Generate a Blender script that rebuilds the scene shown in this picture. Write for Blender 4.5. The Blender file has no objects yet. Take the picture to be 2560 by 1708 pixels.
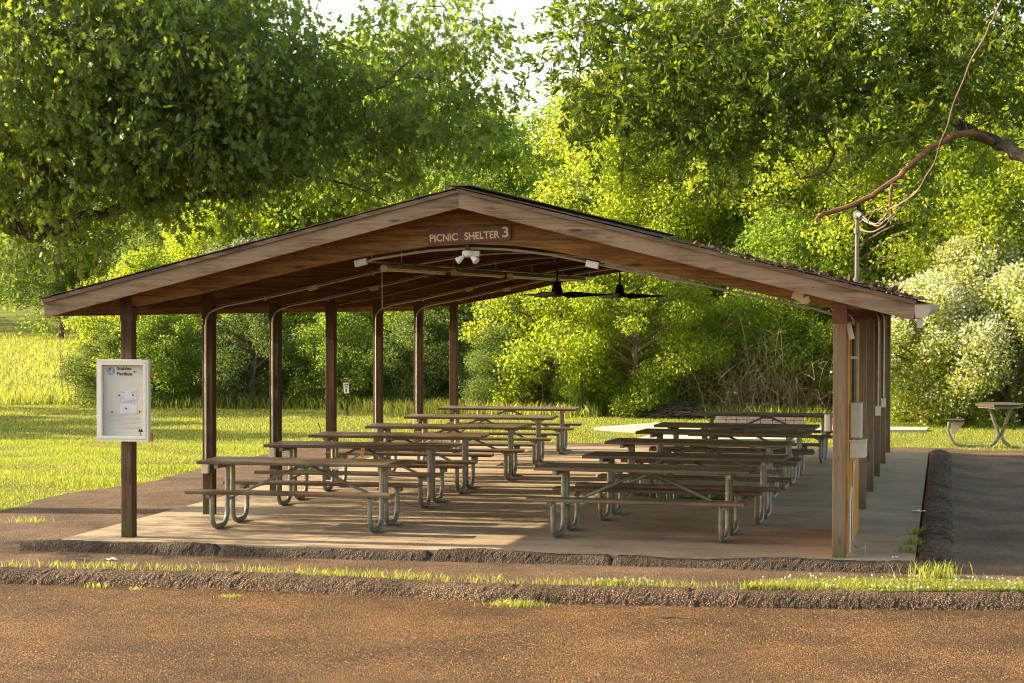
import bpy, math, random
import numpy as np
from mathutils import Vector, Matrix, noise as mnoise

random.seed(7)
rng = np.random.default_rng(11)
scene = bpy.context.scene
COL = scene.collection

# ------------------------------------------------------------------ camera
cam_d = bpy.data.cameras.new('camera')
cam = bpy.data.objects.new('camera', cam_d)
COL.objects.link(cam)
cam_d.sensor_width = 36.0
cam_d.lens = 5000.0 / 2560.0 * 36.0
cam_d.clip_start = 0.1
cam_d.clip_end = 3000
YAW, PIT, ROL = 0.21725, 0.01965, 0.00155
_c, _s = math.cos(YAW), math.sin(YAW)
_r = Vector((_c, _s, 0)); _f = Vector((-_s, _c, 0)); _u = Vector((0, 0, 1))
_f2 = _f * math.cos(PIT) - _u * math.sin(PIT)
_u2 = _u * math.cos(PIT) + _f * math.sin(PIT)
_r3 = _r * math.cos(ROL) + _u2 * math.sin(ROL)
_u3 = _u2 * math.cos(ROL) - _r * math.sin(ROL)
M = Matrix((_r3, _u3, -_f2)).transposed().to_4x4()
M.translation = Vector((8.8441, -20.535, 2.587))
cam.matrix_world = M
scene.camera = cam

# ------------------------------------------------------------------ sky, sun, exposure
SUN_EL = 26.0
SUN_VEC = Vector((-0.999, -0.03, 0)).normalized() * math.cos(math.radians(SUN_EL)) + Vector((0, 0, math.sin(math.radians(SUN_EL))))
world = bpy.data.worlds.new('World')
scene.world = world
world.use_nodes = True
wn = world.node_tree
wn.nodes.clear()
sky = wn.nodes.new('ShaderNodeTexSky')
sky.sky_type = 'NISHITA'
sky.sun_disc = False
sky.sun_elevation = math.radians(SUN_EL)
sky.sun_rotation = math.atan2(SUN_VEC.x, SUN_VEC.y)
sky.dust_density = 2.0
bg = wn.nodes.new('ShaderNodeBackground')
bg.inputs['Strength'].default_value = 0.15
wo = wn.nodes.new('ShaderNodeOutputWorld')
wb = wn.nodes.new('ShaderNodeMix'); wb.data_type = 'RGBA'; wb.blend_type = 'MULTIPLY'
wb.inputs[0].default_value = 1.0; wb.inputs[7].default_value = (1.0, 0.88, 0.71, 1)   # daylight white balance
wn.links.new(sky.outputs[0], wb.inputs[6]); wn.links.new(wb.outputs[2], bg.inputs[0])
wn.links.new(bg.outputs[0], wo.inputs[0])
sun_d = bpy.data.lights.new('sun', 'SUN')
sun_d.energy = 4.2
sun_d.angle = math.radians(0.5)
sun_d.color = (1.0, 0.83, 0.56)
sun = bpy.data.objects.new('sun', sun_d)
COL.objects.link(sun)
sun.rotation_euler = SUN_VEC.to_track_quat('Z', 'Y').to_euler()
scene.view_settings.view_transform = 'Standard'
scene.view_settings.look = 'None'
scene.view_settings.gamma = 1.0
scene.view_settings.exposure = 1.8
scene.view_settings.use_curve_mapping = False
try:
    scene.cycles.max_bounces = 10
    scene.cycles.diffuse_bounces = 6
    scene.cycles.transmission_bounces = 6
    scene.cycles.caustics_reflective = False
    scene.cycles.caustics_refractive = False
    scene.cycles.use_denoising = True
    scene.cycles.filter_width = 1.15
    scene.cycles.sample_clamp_indirect = 4.0
except Exception:
    pass

# ------------------------------------------------------------------ materials
def new_mat(name):
    m = bpy.data.materials.new(name)
    m.use_nodes = True
    nt = m.node_tree
    nt.nodes.clear()
    out = nt.nodes.new('ShaderNodeOutputMaterial')
    return m, nt, out

def N(nt, t, **kw):
    n = nt.nodes.new(t)
    for k, v in kw.items():
        if k.startswith('i_'):
            n.inputs[k[2:]].default_value = v
        elif k.startswith('n_'):
            n.inputs[int(k[2:])].default_value = v
        else:
            setattr(n, k, v)
    return n

def ramp(nt, stops):
    r = nt.nodes.new('ShaderNodeValToRGB')
    e = r.color_ramp.elements
    while len(e) < len(stops):
        e.new(0.5)
    for i, (p, c) in enumerate(stops):
        e[i].position = p
        e[i].color = (c[0], c[1], c[2], 1)
    return r

def coords(nt, rand=True):
    tc = N(nt, 'ShaderNodeTexCoord')
    if not rand:
        return tc.outputs['Object']
    oi = N(nt, 'ShaderNodeObjectInfo')
    mu = N(nt, 'ShaderNodeMath', operation='MULTIPLY', n_1=53.0)
    nt.links.new(oi.outputs['Random'], mu.inputs[0])
    ad = N(nt, 'ShaderNodeVectorMath', operation='ADD')
    nt.links.new(tc.outputs['Object'], ad.inputs[0])
    nt.links.new(mu.outputs[0], ad.inputs[1])
    return ad.outputs[0]

def mixc(nt, fac, a, b, blend='MIX'):
    m = N(nt, 'ShaderNodeMix', data_type='RGBA', blend_type=blend)
    for sock, v in ((0, fac), (6, a), (7, b)):
        if isinstance(v, (int, float)):
            m.inputs[sock].default_value = v
        elif isinstance(v, (tuple, list)):
            m.inputs[sock].default_value = (v[0], v[1], v[2], 1)
        else:
            nt.links.new(v, m.inputs[sock])
    return m.outputs[2]

def wood(name, dark, light, axis='X', knots=True, moss=0.0, mossc=(0.05, 0.06, 0.012), rough=0.75, topmoss=0.0, grey=None, coarse=1.0):
    m, nt, out = new_mat(name)
    L = nt.links.new
    co = coords(nt)
    sc = {'X': (0.55, 14, 14), 'Y': (14, 0.55, 14), 'Z': (14, 14, 0.55)}[axis]
    sc = tuple(s * coarse for s in sc)
    mp = N(nt, 'ShaderNodeMapping'); mp.inputs['Scale'].default_value = sc
    L(co, mp.inputs[0])
    n1 = N(nt, 'ShaderNodeTexNoise', i_Scale=1.6, i_Detail=6.0, i_Roughness=0.65, i_Distortion=0.6)
    L(mp.outputs[0], n1.inputs['Vector'])
    n2 = N(nt, 'ShaderNodeTexNoise', i_Scale=6.0, i_Detail=4.0, i_Roughness=0.7)
    L(mp.outputs[0], n2.inputs['Vector'])
    n3 = N(nt, 'ShaderNodeTexNoise', i_Scale=1.3, i_Detail=3.0)
    L(co, n3.inputs['Vector'])
    md = tuple((a + b) / 2 for a, b in zip(dark, light))
    r1 = ramp(nt, [(0.30, dark), (0.50, md), (0.70, light)])
    L(n1.outputs[0], r1.inputs[0])
    r2 = ramp(nt, [(0.33, (0.36, 0.36, 0.36)), (0.58, (1.15, 1.15, 1.15))])
    L(n2.outputs[0], r2.inputs[0])
    c = mixc(nt, 0.8, r1.outputs[0], r2.outputs[0], 'MULTIPLY')
    r3 = ramp(nt, [(0.32, (0.72, 0.70, 0.68)), (0.66, (1.12, 1.12, 1.12))])
    L(n3.outputs[0], r3.inputs[0])
    c = mixc(nt, 0.8, c, r3.outputs[0], 'MULTIPLY')
    if grey:
        rg = ramp(nt, [(0.42, (0, 0, 0)), (0.62, (1, 1, 1))])
        L(n3.outputs[0], rg.inputs[0])
        c = mixc(nt, rg.outputs[0], c, grey)
    if knots:
        mk = N(nt, 'ShaderNodeMapping')
        mk.inputs['Scale'].default_value = {'X': (1.1, 4.0, 4.0), 'Y': (4, 1.1, 4), 'Z': (4, 4, 1.1)}[axis]
        L(co, mk.inputs[0])
        v = N(nt, 'ShaderNodeTexVoronoi', i_Scale=1.5)
        L(mk.outputs[0], v.inputs['Vector'])
        rk = ramp(nt, [(0.03, (0.28, 0.24, 0.2)), (0.10, (0.62, 0.58, 0.55)), (0.15, (1, 1, 1))])
        L(v.outputs['Distance'], rk.inputs[0])
        c = mixc(nt, 0.9, c, rk.outputs[0], 'MULTIPLY')
        v2 = N(nt, 'ShaderNodeTexVoronoi', i_Scale=4.5)
        L(mk.outputs[0], v2.inputs['Vector'])
        rk2 = ramp(nt, [(0.05, (0.35, 0.3, 0.26)), (0.13, (1, 1, 1))])
        L(v2.outputs['Distance'], rk2.inputs[0])
        c = mixc(nt, 0.85, c, rk2.outputs[0], 'MULTIPLY')
    if moss > 0:
        tc = N(nt, 'ShaderNodeTexCoord')
        sp = N(nt, 'ShaderNodeSeparateXYZ'); L(tc.outputs['Object'], sp.inputs[0])
        mr = N(nt, 'ShaderNodeMapRange'); mr.inputs[1].default_value = 0.0; mr.inputs[2].default_value = moss
        mr.inputs[3].default_value = 0.75; mr.inputs[4].default_value = 0.0
        L(sp.outputs[2], mr.inputs[0])
        mm = N(nt, 'ShaderNodeMath', operation='MULTIPLY'); L(mr.outputs[0], mm.inputs[0]); L(n2.outputs[0], mm.inputs[1])
        ms = N(nt, 'ShaderNodeMath', operation='MULTIPLY', n_1=1.7, use_clamp=True); L(mm.outputs[0], ms.inputs[0])
        c = mixc(nt, ms.outputs[0], c, mossc)
    if topmoss > 0:
        ge = N(nt, 'ShaderNodeNewGeometry')
        sp = N(nt, 'ShaderNodeSeparateXYZ'); L(ge.outputs['Normal'], sp.inputs[0])
        nb = N(nt, 'ShaderNodeTexNoise', i_Scale=2.3, i_Detail=4.0); L(co, nb.inputs['Vector'])
        rb = ramp(nt, [(0.36, (0, 0, 0)), (0.56, (1, 1, 1))]); L(nb.outputs[0], rb.inputs[0])
        mm = N(nt, 'ShaderNodeMath', operation='MULTIPLY', use_clamp=True); L(sp.outputs[2], mm.inputs[0]); L(rb.outputs[0], mm.inputs[1])
        mt = N(nt, 'ShaderNodeMath', operation='MULTIPLY', n_1=topmoss); L(mm.outputs[0], mt.inputs[0])
        c = mixc(nt, mt.outputs[0], c, (0.085, 0.08, 0.022))
    b = N(nt, 'ShaderNodeBsdfPrincipled', i_Roughness=rough)
    b.inputs['Specular IOR Level'].default_value = 0.3
    L(c, b.inputs['Base Color'])
    bp = N(nt, 'ShaderNodeBump', i_Strength=0.35, i_Distance=0.01)
    L(n2.outputs[0], bp.inputs['Height'])
    L(bp.outputs[0], b.inputs['Normal'])
    L(b.outputs[0], out.inputs[0])
    return m

def plain(name, col, rough=0.6, metal=0.0, var=0.25, scale=9.0, bump=0.05, dirt=None, spec=0.4):
    m, nt, out = new_mat(name)
    L = nt.links.new
    co = coords(nt)
    n = N(nt, 'ShaderNodeTexNoise', i_Scale=scale, i_Detail=5.0, i_Roughness=0.65)
    L(co, n.inputs['Vector'])
    r = ramp(nt, [(0.3, tuple(x * (1 - var) for x in col)), (0.7, tuple(min(1, x * (1 + var)) for x in col))])
    L(n.outputs[0], r.inputs[0])
    c = r.outputs[0]
    if dirt:
        n2 = N(nt, 'ShaderNodeTexNoise', i_Scale=scale * 0.4, i_Detail=6.0)
        L(co, n2.inputs['Vector'])
        r2 = ramp(nt, [(0.5, (0, 0, 0)), (0.68, (1, 1, 1))])
        L(n2.outputs[0], r2.inputs[0])
        c = mixc(nt, r2.outputs[0], c, dirt)
    b = N(nt, 'ShaderNodeBsdfPrincipled', i_Roughness=rough, i_Metallic=metal)
    b.inputs['Specular IOR Level'].default_value = spec
    L(c, b.inputs['Base Color'])
    if bump:
        bp = N(nt, 'ShaderNodeBump', i_Strength=bump * 4, i_Distance=0.01)
        L(n.outputs[0], bp.inputs['Height'])
        L(bp.outputs[0], b.inputs['Normal'])
    L(b.outputs[0], out.inputs[0])
    return m

def leafmat(name, cols, trans, tfac=0.45, rough=0.45):
    m, nt, out = new_mat(name)
    L = nt.links.new
    at = N(nt, 'ShaderNodeAttribute', attribute_name='tint')
    r = ramp(nt, [(i / (len(cols) - 1), c) for i, c in enumerate(cols)])
    L(at.outputs['Fac'], r.inputs[0])
    b = N(nt, 'ShaderNodeBsdfPrincipled', i_Roughness=rough)
    b.inputs['Specular IOR Level'].default_value = 0.25
    L(r.outputs[0], b.inputs['Base Color'])
    t = N(nt, 'ShaderNodeBsdfTranslucent')
    tr = ramp(nt, [(i / (len(trans) - 1), c) for i, c in enumerate(trans)])
    L(at.outputs['Fac'], tr.inputs[0])
    L(tr.outputs[0], t.inputs[0])
    mx = N(nt, 'ShaderNodeMixShader', n_0=tfac)
    L(b.outputs[0], mx.inputs[1]); L(t.outputs[0], mx.inputs[2])
    L(mx.outputs[0], out.inputs[0])
    return m

def aggregate(name, binder, stones, scale=75.0, dirt=None, dirtscale=0.5, bump=0.6, thr=(0.28, 0.5), dark=None):
    """chip-sealed asphalt: stones set in a dark binder"""
    m, nt, out = new_mat(name)
    L = nt.links.new
    co = coords(nt, False)
    v = N(nt, 'ShaderNodeTexVoronoi', i_Scale=scale)
    L(co, v.inputs['Vector'])
    hs = N(nt, 'ShaderNodeSeparateColor'); L(v.outputs['Color'], hs.inputs[0])
    st = ramp(nt, [(i / max(1, len(stones) - 1), c) for i, c in enumerate(stones)])
    L(hs.outputs[0], st.inputs[0])
    rr = ramp(nt, [(thr[0], (1, 1, 1)), (thr[1], (0, 0, 0))])
    L(v.outputs['Distance'], rr.inputs[0])
    c = mixc(nt, rr.outputs[0], binder, st.outputs[0])
    n = N(nt, 'ShaderNodeTexNoise', i_Scale=dirtscale, i_Detail=7.0, i_Roughness=0.6)
    L(co, n.inputs['Vector'])
    r2 = ramp(nt, [(0.35, (0.50, 0.50, 0.50)), (0.65, (1.25, 1.25, 1.25))])
    L(n.outputs[0], r2.inputs[0])
    c = mixc(nt, 0.9, c, r2.outputs[0], 'MULTIPLY')
    if dirt:
        n2 = N(nt, 'ShaderNodeTexNoise', i_Scale=dirtscale * 2.2, i_Detail=8.0, i_Roughness=0.65)
        L(co, n2.inputs['Vector'])
        r3 = ramp(nt, [(0.50, (0, 0, 0)), (0.70, (1, 1, 1))])
        L(n2.outputs[0], r3.inputs[0])
        c = mixc(nt, r3.outputs[0], c, dirt)
    b = N(nt, 'ShaderNodeBsdfPrincipled', i_Roughness=0.85)
    b.inputs['Specular IOR Level'].default_value = 0.25
    L(c, b.inputs['Base Color'])
    bp = N(nt, 'ShaderNodeBump', i_Strength=bump, i_Distance=0.012)
    inv = N(nt, 'ShaderNodeMath', operation='SUBTRACT', n_0=1.0)
    L(v.outputs['Distance'], inv.inputs[1])
    L(inv.outputs[0], bp.inputs['Height'])
    L(bp.outputs[0], b.inputs['Normal'])
    L(b.outputs[0], out.inputs[0])
    return m

def groundmat(name, stops, scale=1.2, fine=30.0):
    m, nt, out = new_mat(name)
    L = nt.links.new
    co = coords(nt, False)
    n = N(nt, 'ShaderNodeTexNoise', i_Scale=scale, i_Detail=9.0, i_Roughness=0.7)
    L(co, n.inputs['Vector'])
    r = ramp(nt, stops); L(n.outputs[0], r.inputs[0])
    n2 = N(nt, 'ShaderNodeTexNoise', i_Scale=fine, i_Detail=4.0, i_Roughness=0.8)
    L(co, n2.inputs['Vector'])
    r2 = ramp(nt, [(0.3, (0.6, 0.6, 0.6)), (0.7, (1.3, 1.3, 1.3))]); L(n2.outputs[0], r2.inputs[0])
    c = mixc(nt, 1.0, r.outputs[0], r2.outputs[0], 'MULTIPLY')
    b = N(nt, 'ShaderNodeBsdfPrincipled', i_Roughness=0.9)
    b.inputs['Specular IOR Level'].default_value = 0.1
    L(c, b.inputs['Base Color'])
    bp = N(nt, 'ShaderNodeBump', i_Strength=0.8, i_Distance=0.05)
    L(n2.outputs[0], bp.inputs['Height']); L(bp.outputs[0], b.inputs['Normal'])
    L(b.outputs[0], out.inputs[0])
    return m

MT = {}
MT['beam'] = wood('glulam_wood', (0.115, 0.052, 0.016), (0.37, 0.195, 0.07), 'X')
MT['beam_shaded'] = wood('shaded_beam_wood', (0.07, 0.032, 0.011), (0.22, 0.115, 0.042), 'X')  # glulam colour darkened to paint in the shade on the inner beams
MT['beamY'] = wood('eave_wood', (0.17, 0.075, 0.028), (0.33, 0.16, 0.06), 'Y')
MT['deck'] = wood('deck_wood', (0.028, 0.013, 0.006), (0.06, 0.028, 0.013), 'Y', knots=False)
MT['fascia'] = wood('weathered_fascia', (0.10, 0.062, 0.036), (0.37, 0.255, 0.155), 'X', grey=(0.27, 0.19, 0.125))
MT['trim'] = wood('fascia_trim', (0.12, 0.075, 0.05), (0.22, 0.15, 0.105), 'X', knots=False)
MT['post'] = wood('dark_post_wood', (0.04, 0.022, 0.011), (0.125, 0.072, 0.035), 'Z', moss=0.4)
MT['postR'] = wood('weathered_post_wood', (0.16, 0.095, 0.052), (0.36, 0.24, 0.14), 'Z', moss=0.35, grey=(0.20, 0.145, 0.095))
MT['orange'] = wood('stained_board', (0.52, 0.19, 0.02), (0.74, 0.34, 0.055), 'Z', knots=False)
MT['plankL'] = wood('brown_plank', (0.085, 0.05, 0.032), (0.19, 0.12, 0.076), 'X', rough=0.38, knots=False, grey=(0.15, 0.11, 0.08))
MT['plankR'] = wood('mossy_plank', (0.11, 0.068, 0.045), (0.24, 0.16, 0.11), 'X', rough=0.8, topmoss=0.8, knots=False, grey=(0.19, 0.125, 0.09))
MT['darkplank'] = wood('weathered_dark_plank', (0.045, 0.036, 0.024), (0.11, 0.09, 0.06), 'X', knots=False)
MT['steel'] = plain('galvanised_tube', (0.22, 0.215, 0.185), 0.45, 0.4, 0.3, 14, 0.03, dirt=(0.26, 0.24, 0.17))
MT['plate'] = plain('maroon_steel', (0.16, 0.06, 0.04), 0.6, 0.0, 0.25, 12)
MT['plateD'] = plain('dark_steel', (0.07, 0.035, 0.022), 0.6, 0.0, 0.25, 12)
MT['conduit'] = plain('conduit_metal', (0.38, 0.36, 0.31), 0.4, 0.5, 0.12, 10, 0.0)
MT['conduitD'] = plain('dark_conduit', (0.10, 0.095, 0.085), 0.5, 0.2, 0.2, 10, 0.0)
MT['boxg'] = plain('grey_box_paint', (0.50, 0.45, 0.36), 0.5, 0.0, 0.1, 6, 0.0)
MT['boxb'] = plain('beige_box_paint', (0.62, 0.55, 0.43), 0.5, 0.0, 0.08, 6, 0.0)
MT['white'] = plain('white_plastic', (0.74, 0.72, 0.68), 0.45, 0.0, 0.06, 6, 0.0)
MT['lamp'] = plain('lamp_enamel', (0.62, 0.58, 0.44), 0.4, 0.0, 0.1, 8, 0.0)
MT['black'] = plain('black_metal', (0.02, 0.02, 0.02), 0.45, 0.0, 0.3, 8, 0.0)
MT['gutter'] = plain('gutter_metal', (0.42, 0.36, 0.29), 0.5, 0.2, 0.12, 6, 0.0)
MT['signbrown'] = plain('sign_brown', (0.135, 0.055, 0.042), 0.55, 0.0, 0.12, 8, 0.02)
MT['cream'] = plain('cream_letters', (0.75, 0.58, 0.34), 0.6, 0.0, 0.05, 8, 0.0)
MT['frame'] = plain('cabinet_paint', (0.66, 0.64, 0.57), 0.45, 0.0, 0.05, 5, 0.0)
MT['paper'] = plain('poster_paper', (0.72, 0.71, 0.66), 0.7, 0.0, 0.04, 5, 0.0)
MT['note'] = plain('note_paper', (0.76, 0.75, 0.82), 0.7, 0.0, 0.03, 5, 0.0)
MT['ink'] = plain('black_ink', (0.035, 0.035, 0.035), 0.7, 0.0, 0.1, 5, 0.0)
MT['pencil'] = plain('grey_ink', (0.42, 0.41, 0.44), 0.7, 0.0, 0.1, 5, 0.0)
MT['blue'] = plain('blue_print', (0.20, 0.40, 0.60), 0.6, 0.0, 0.1, 5, 0.0)
MT['shingle'] = plain('asphalt_shingle', (0.085, 0.07, 0.055), 0.9, 0.0, 0.4, 30, 0.1)
MT['bark'] = wood('oak_bark', (0.05, 0.04, 0.03), (0.17, 0.135, 0.10), 'X', knots=False, coarse=0.6)
MT['barkpale'] = wood('pale_bark', (0.14, 0.10, 0.062), (0.34, 0.25, 0.16), 'Z', knots=False, coarse=0.7)
MT['dead'] = wood('dead_twig', (0.22, 0.155, 0.09), (0.46, 0.34, 0.20), 'Z', knots=False)
MT['rustbark'] = wood('broken_limb_bark', (0.13, 0.065, 0.03), (0.27, 0.15, 0.07), 'X', knots=False)
MT['cable'] = plain('cable_sheath', (0.22, 0.17, 0.13), 0.5, 0.1, 0.2, 10, 0.0)
MT['stone'] = plain('split_stone', (0.25, 0.20, 0.17), 0.9, 0.0, 0.35, 20, 0.15)
MT['yellow'] = plain('yellow_paper', (0.72, 0.58, 0.12), 0.7, 0.0, 0.05, 5, 0.0)
MT['tape'] = plain('tape_beige', (0.62, 0.50, 0.34), 0.6, 0.0, 0.08, 9, 0.0)
MT['tag'] = plain('orange_tag', (0.70, 0.24, 0.06), 0.6, 0.0, 0.08, 9, 0.0)
MT['petal'] = plain('white_petal', (0.80, 0.78, 0.66), 0.7, 0.0, 0.06, 9, 0.0)
MT['concrete'] = None

def slabmat():
    m, nt, out = new_mat('slab_concrete')
    L = nt.links.new
    co = coords(nt, False)
    mp = N(nt, 'ShaderNodeMapping'); mp.inputs['Scale'].default_value = (0.8, 1.3, 1.0); L(co, mp.inputs[0])
    n = N(nt, 'ShaderNodeTexNoise', i_Scale=0.9, i_Detail=8.0, i_Roughness=0.62, i_Distortion=0.4)
    L(mp.outputs[0], n.inputs['Vector'])
    r = ramp(nt, [(0.30, (0.23, 0.16, 0.098)), (0.50, (0.36, 0.27, 0.178)), (0.70, (0.43, 0.34, 0.235))])
    L(n.outputs[0], r.inputs[0])
    n2 = N(nt, 'ShaderNodeTexNoise', i_Scale=60.0, i_Detail=4.0); L(co, n2.inputs['Vector'])
    r2 = ramp(nt, [(0.3, (0.82, 0.82, 0.82)), (0.7, (1.1, 1.1, 1.1))]); L(n2.outputs[0], r2.inputs[0])
    c = mixc(nt, 1.0, r.outputs[0], r2.outputs[0], 'MULTIPLY')
    mp3 = N(nt, 'ShaderNodeMapping'); mp3.inputs['Scale'].default_value = (1.2, 2.6, 1.0); L(co, mp3.inputs[0])
    n3 = N(nt, 'ShaderNodeTexNoise', i_Scale=1.7, i_Detail=6.0, i_Roughness=0.7); L(mp3.outputs[0], n3.inputs['Vector'])
    r3 = ramp(nt, [(0.54, (0, 0, 0)), (0.72, (0.75, 0.75, 0.75))]); L(n3.outputs[0], r3.inputs[0])
    c = mixc(nt, r3.outputs[0], c, (0.15, 0.085, 0.05))
    b = N(nt, 'ShaderNodeBsdfPrincipled'); b.inputs['Specular IOR Level'].default_value = 0.35
    L(c, b.inputs['Base Color'])
    rr = ramp(nt, [(0.35, (0.62, 0.62, 0.62)), (0.65, (0.88, 0.88, 0.88))]); L(n.outputs[0], rr.inputs[0])
    L(rr.outputs[0], b.inputs['Roughness'])
    bp = N(nt, 'ShaderNodeBump', i_Strength=0.15, i_Distance=0.01); L(n2.outputs[0], bp.inputs['Height']); L(bp.outputs[0], b.inputs['Normal'])
    L(b.outputs[0], out.inputs[0])
    return m
MT['concrete'] = slabmat()
MT['padconcrete'] = plain('pale_concrete', (0.42, 0.36, 0.29), 0.9, 0.0, 0.12, 3, 0.05)
MT['road'] = aggregate('road_chipseal', (0.040, 0.019, 0.008), [(0.13, 0.058, 0.018), (0.46, 0.235, 0.075), (0.60, 0.335, 0.11), (0.30, 0.135, 0.04), (0.70, 0.44, 0.19)], 80.0, dirtscale=0.9, bump=1.0, thr=(0.22, 0.5))
MT['apron'] = aggregate('apron_asphalt', (0.088, 0.055, 0.034), [(0.17, 0.108, 0.065), (0.40, 0.26, 0.15), (0.23, 0.15, 0.095)], 62.0, dirt=(0.115, 0.07, 0.04), dirtscale=1.1, bump=1.0)
MT['apronR'] = aggregate('shade_lifted_asphalt', (0.145, 0.092, 0.056), [(0.25, 0.165, 0.10), (0.50, 0.34, 0.21), (0.32, 0.215, 0.135)], 62.0, dirt=(0.15, 0.095, 0.058), dirtscale=1.0, bump=1.2)  # apron asphalt copy, brightened and browned to offset the roof shade
MT['kerb'] = aggregate('kerb_asphalt', (0.055, 0.036, 0.024), [(0.12, 0.078, 0.048), (0.28, 0.175, 0.10), (0.42, 0.28, 0.15)], 62.0, dirtscale=1.2, bump=1.0)
MT['kerbdark'] = aggregate('berm_asphalt', (0.058, 0.041, 0.030), [(0.10, 0.074, 0.054), (0.20, 0.145, 0.10)], 70.0, dirtscale=2.0, bump=1.2)
MT['ground'] = groundmat('grass_ground', [(0.25, (0.075, 0.095, 0.014)), (0.45, (0.13, 0.15, 0.022)), (0.62, (0.20, 0.20, 0.04)), (0.80, (0.25, 0.19, 0.08))], 0.9)
MT['dirt'] = groundmat('forest_floor', [(0.3, (0.05, 0.035, 0.018)), (0.7, (0.12, 0.08, 0.04))], 2.0)
MT['blade'] = leafmat('grass_blade', [(0.14, 0.20, 0.035), (0.27, 0.30, 0.06), (0.48, 0.43, 0.16)], [(0.34, 0.48, 0.05), (0.54, 0.58, 0.07), (0.70, 0.62, 0.20)], 0.45, 0.6)
MT['oakL'] = leafmat('red_oak_leaf', [(0.075, 0.118, 0.03), (0.105, 0.148, 0.034), (0.145, 0.185, 0.04)], [(0.28, 0.42, 0.04), (0.40, 0.54, 0.045), (0.56, 0.64, 0.05)], 0.48, 0.38)
MT['oakR'] = leafmat('willow_oak_leaf', [(0.065, 0.115, 0.02), (0.09, 0.145, 0.025), (0.13, 0.18, 0.03)], [(0.20, 0.30, 0.015), (0.30, 0.40, 0.02), (0.46, 0.52, 0.03)], 0.45, 0.38)
MT['leafY'] = leafmat('bright_leaf', [(0.11, 0.165, 0.02), (0.15, 0.20, 0.026), (0.20, 0.235, 0.03)], [(0.42, 0.56, 0.03), (0.56, 0.68, 0.04), (0.70, 0.74, 0.06)], 0.55, 0.5)
MT['leafG'] = leafmat('mid_leaf', [(0.085, 0.14, 0.024), (0.115, 0.17, 0.03), (0.155, 0.20, 0.035)], [(0.28, 0.44, 0.04), (0.40, 0.57, 0.05), (0.54, 0.66, 0.07)], 0.5, 0.5)
MT['leafD'] = leafmat('deep_leaf', [(0.06, 0.105, 0.032), (0.085, 0.135, 0.04), (0.12, 0.16, 0.055)], [(0.18, 0.28, 0.04), (0.26, 0.36, 0.05), (0.36, 0.44, 0.07)], 0.42, 0.5)
MT['leafS'] = leafmat('silver_leaf', [(0.10, 0.13, 0.07), (0.15, 0.18, 0.10), (0.22, 0.25, 0.16)], [(0.20, 0.26, 0.08), (0.28, 0.34, 0.12), (0.36, 0.40, 0.18)], 0.4, 0.5)
MT['blossom'] = leafmat('cream_blossom', [(0.62, 0.60, 0.40), (0.72, 0.70, 0.52), (0.80, 0.78, 0.64)], [(0.55, 0.52, 0.25), (0.62, 0.60, 0.34), (0.70, 0.66, 0.44)], 0.4, 0.7)
MT['dryleaf'] = leafmat('dry_leaf', [(0.10, 0.06, 0.03), (0.18, 0.11, 0.05), (0.26, 0.17, 0.08)], [(0.10, 0.06, 0.02), (0.2, 0.12, 0.04), (0.3, 0.2, 0.08)], 0.25, 0.7)
MT['darkleaf'] = leafmat('dark_leaf_litter', [(0.035, 0.025, 0.015), (0.07, 0.045, 0.025), (0.12, 0.075, 0.04)], [(0.05, 0.03, 0.01), (0.08, 0.05, 0.02)], 0.15, 0.8)
MT['mast'] = plain('mast_steel', (0.20, 0.17, 0.14), 0.5, 0.3, 0.2, 10, 0.0)
MT['pebble'] = leafmat('road_chip', [(0.08, 0.04, 0.015), (0.28, 0.155, 0.055), (0.44, 0.29, 0.13)], [(0, 0, 0), (0, 0, 0)], 0.0, 0.6)
def watermat():
    m, nt, out = new_mat('puddle_water')
    b = N(nt, 'ShaderNodeBsdfPrincipled', i_Roughness=0.03)
    b.inputs['Base Color'].default_value = (0.05, 0.035, 0.02, 1)
    b.inputs['IOR'].default_value = 1.33
    b.inputs['Specular IOR Level'].default_value = 0.9
    nt.links.new(b.outputs[0], out.inputs[0])
    return m
MT['water'] = watermat()
def glassmat():
    m, nt, out = new_mat('cabinet_glass')
    g = N(nt, 'ShaderNodeBsdfGlossy', i_Roughness=0.05)
    t = N(nt, 'ShaderNodeBsdfTransparent')
    mx = N(nt, 'ShaderNodeMixShader', n_0=0.06)
    nt.links.new(t.outputs[0], mx.inputs[1]); nt.links.new(g.outputs[0], mx.inputs[2])
    nt.links.new(mx.outputs[0], out.inputs[0])
    return m
MT['glass'] = glassmat()

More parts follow.
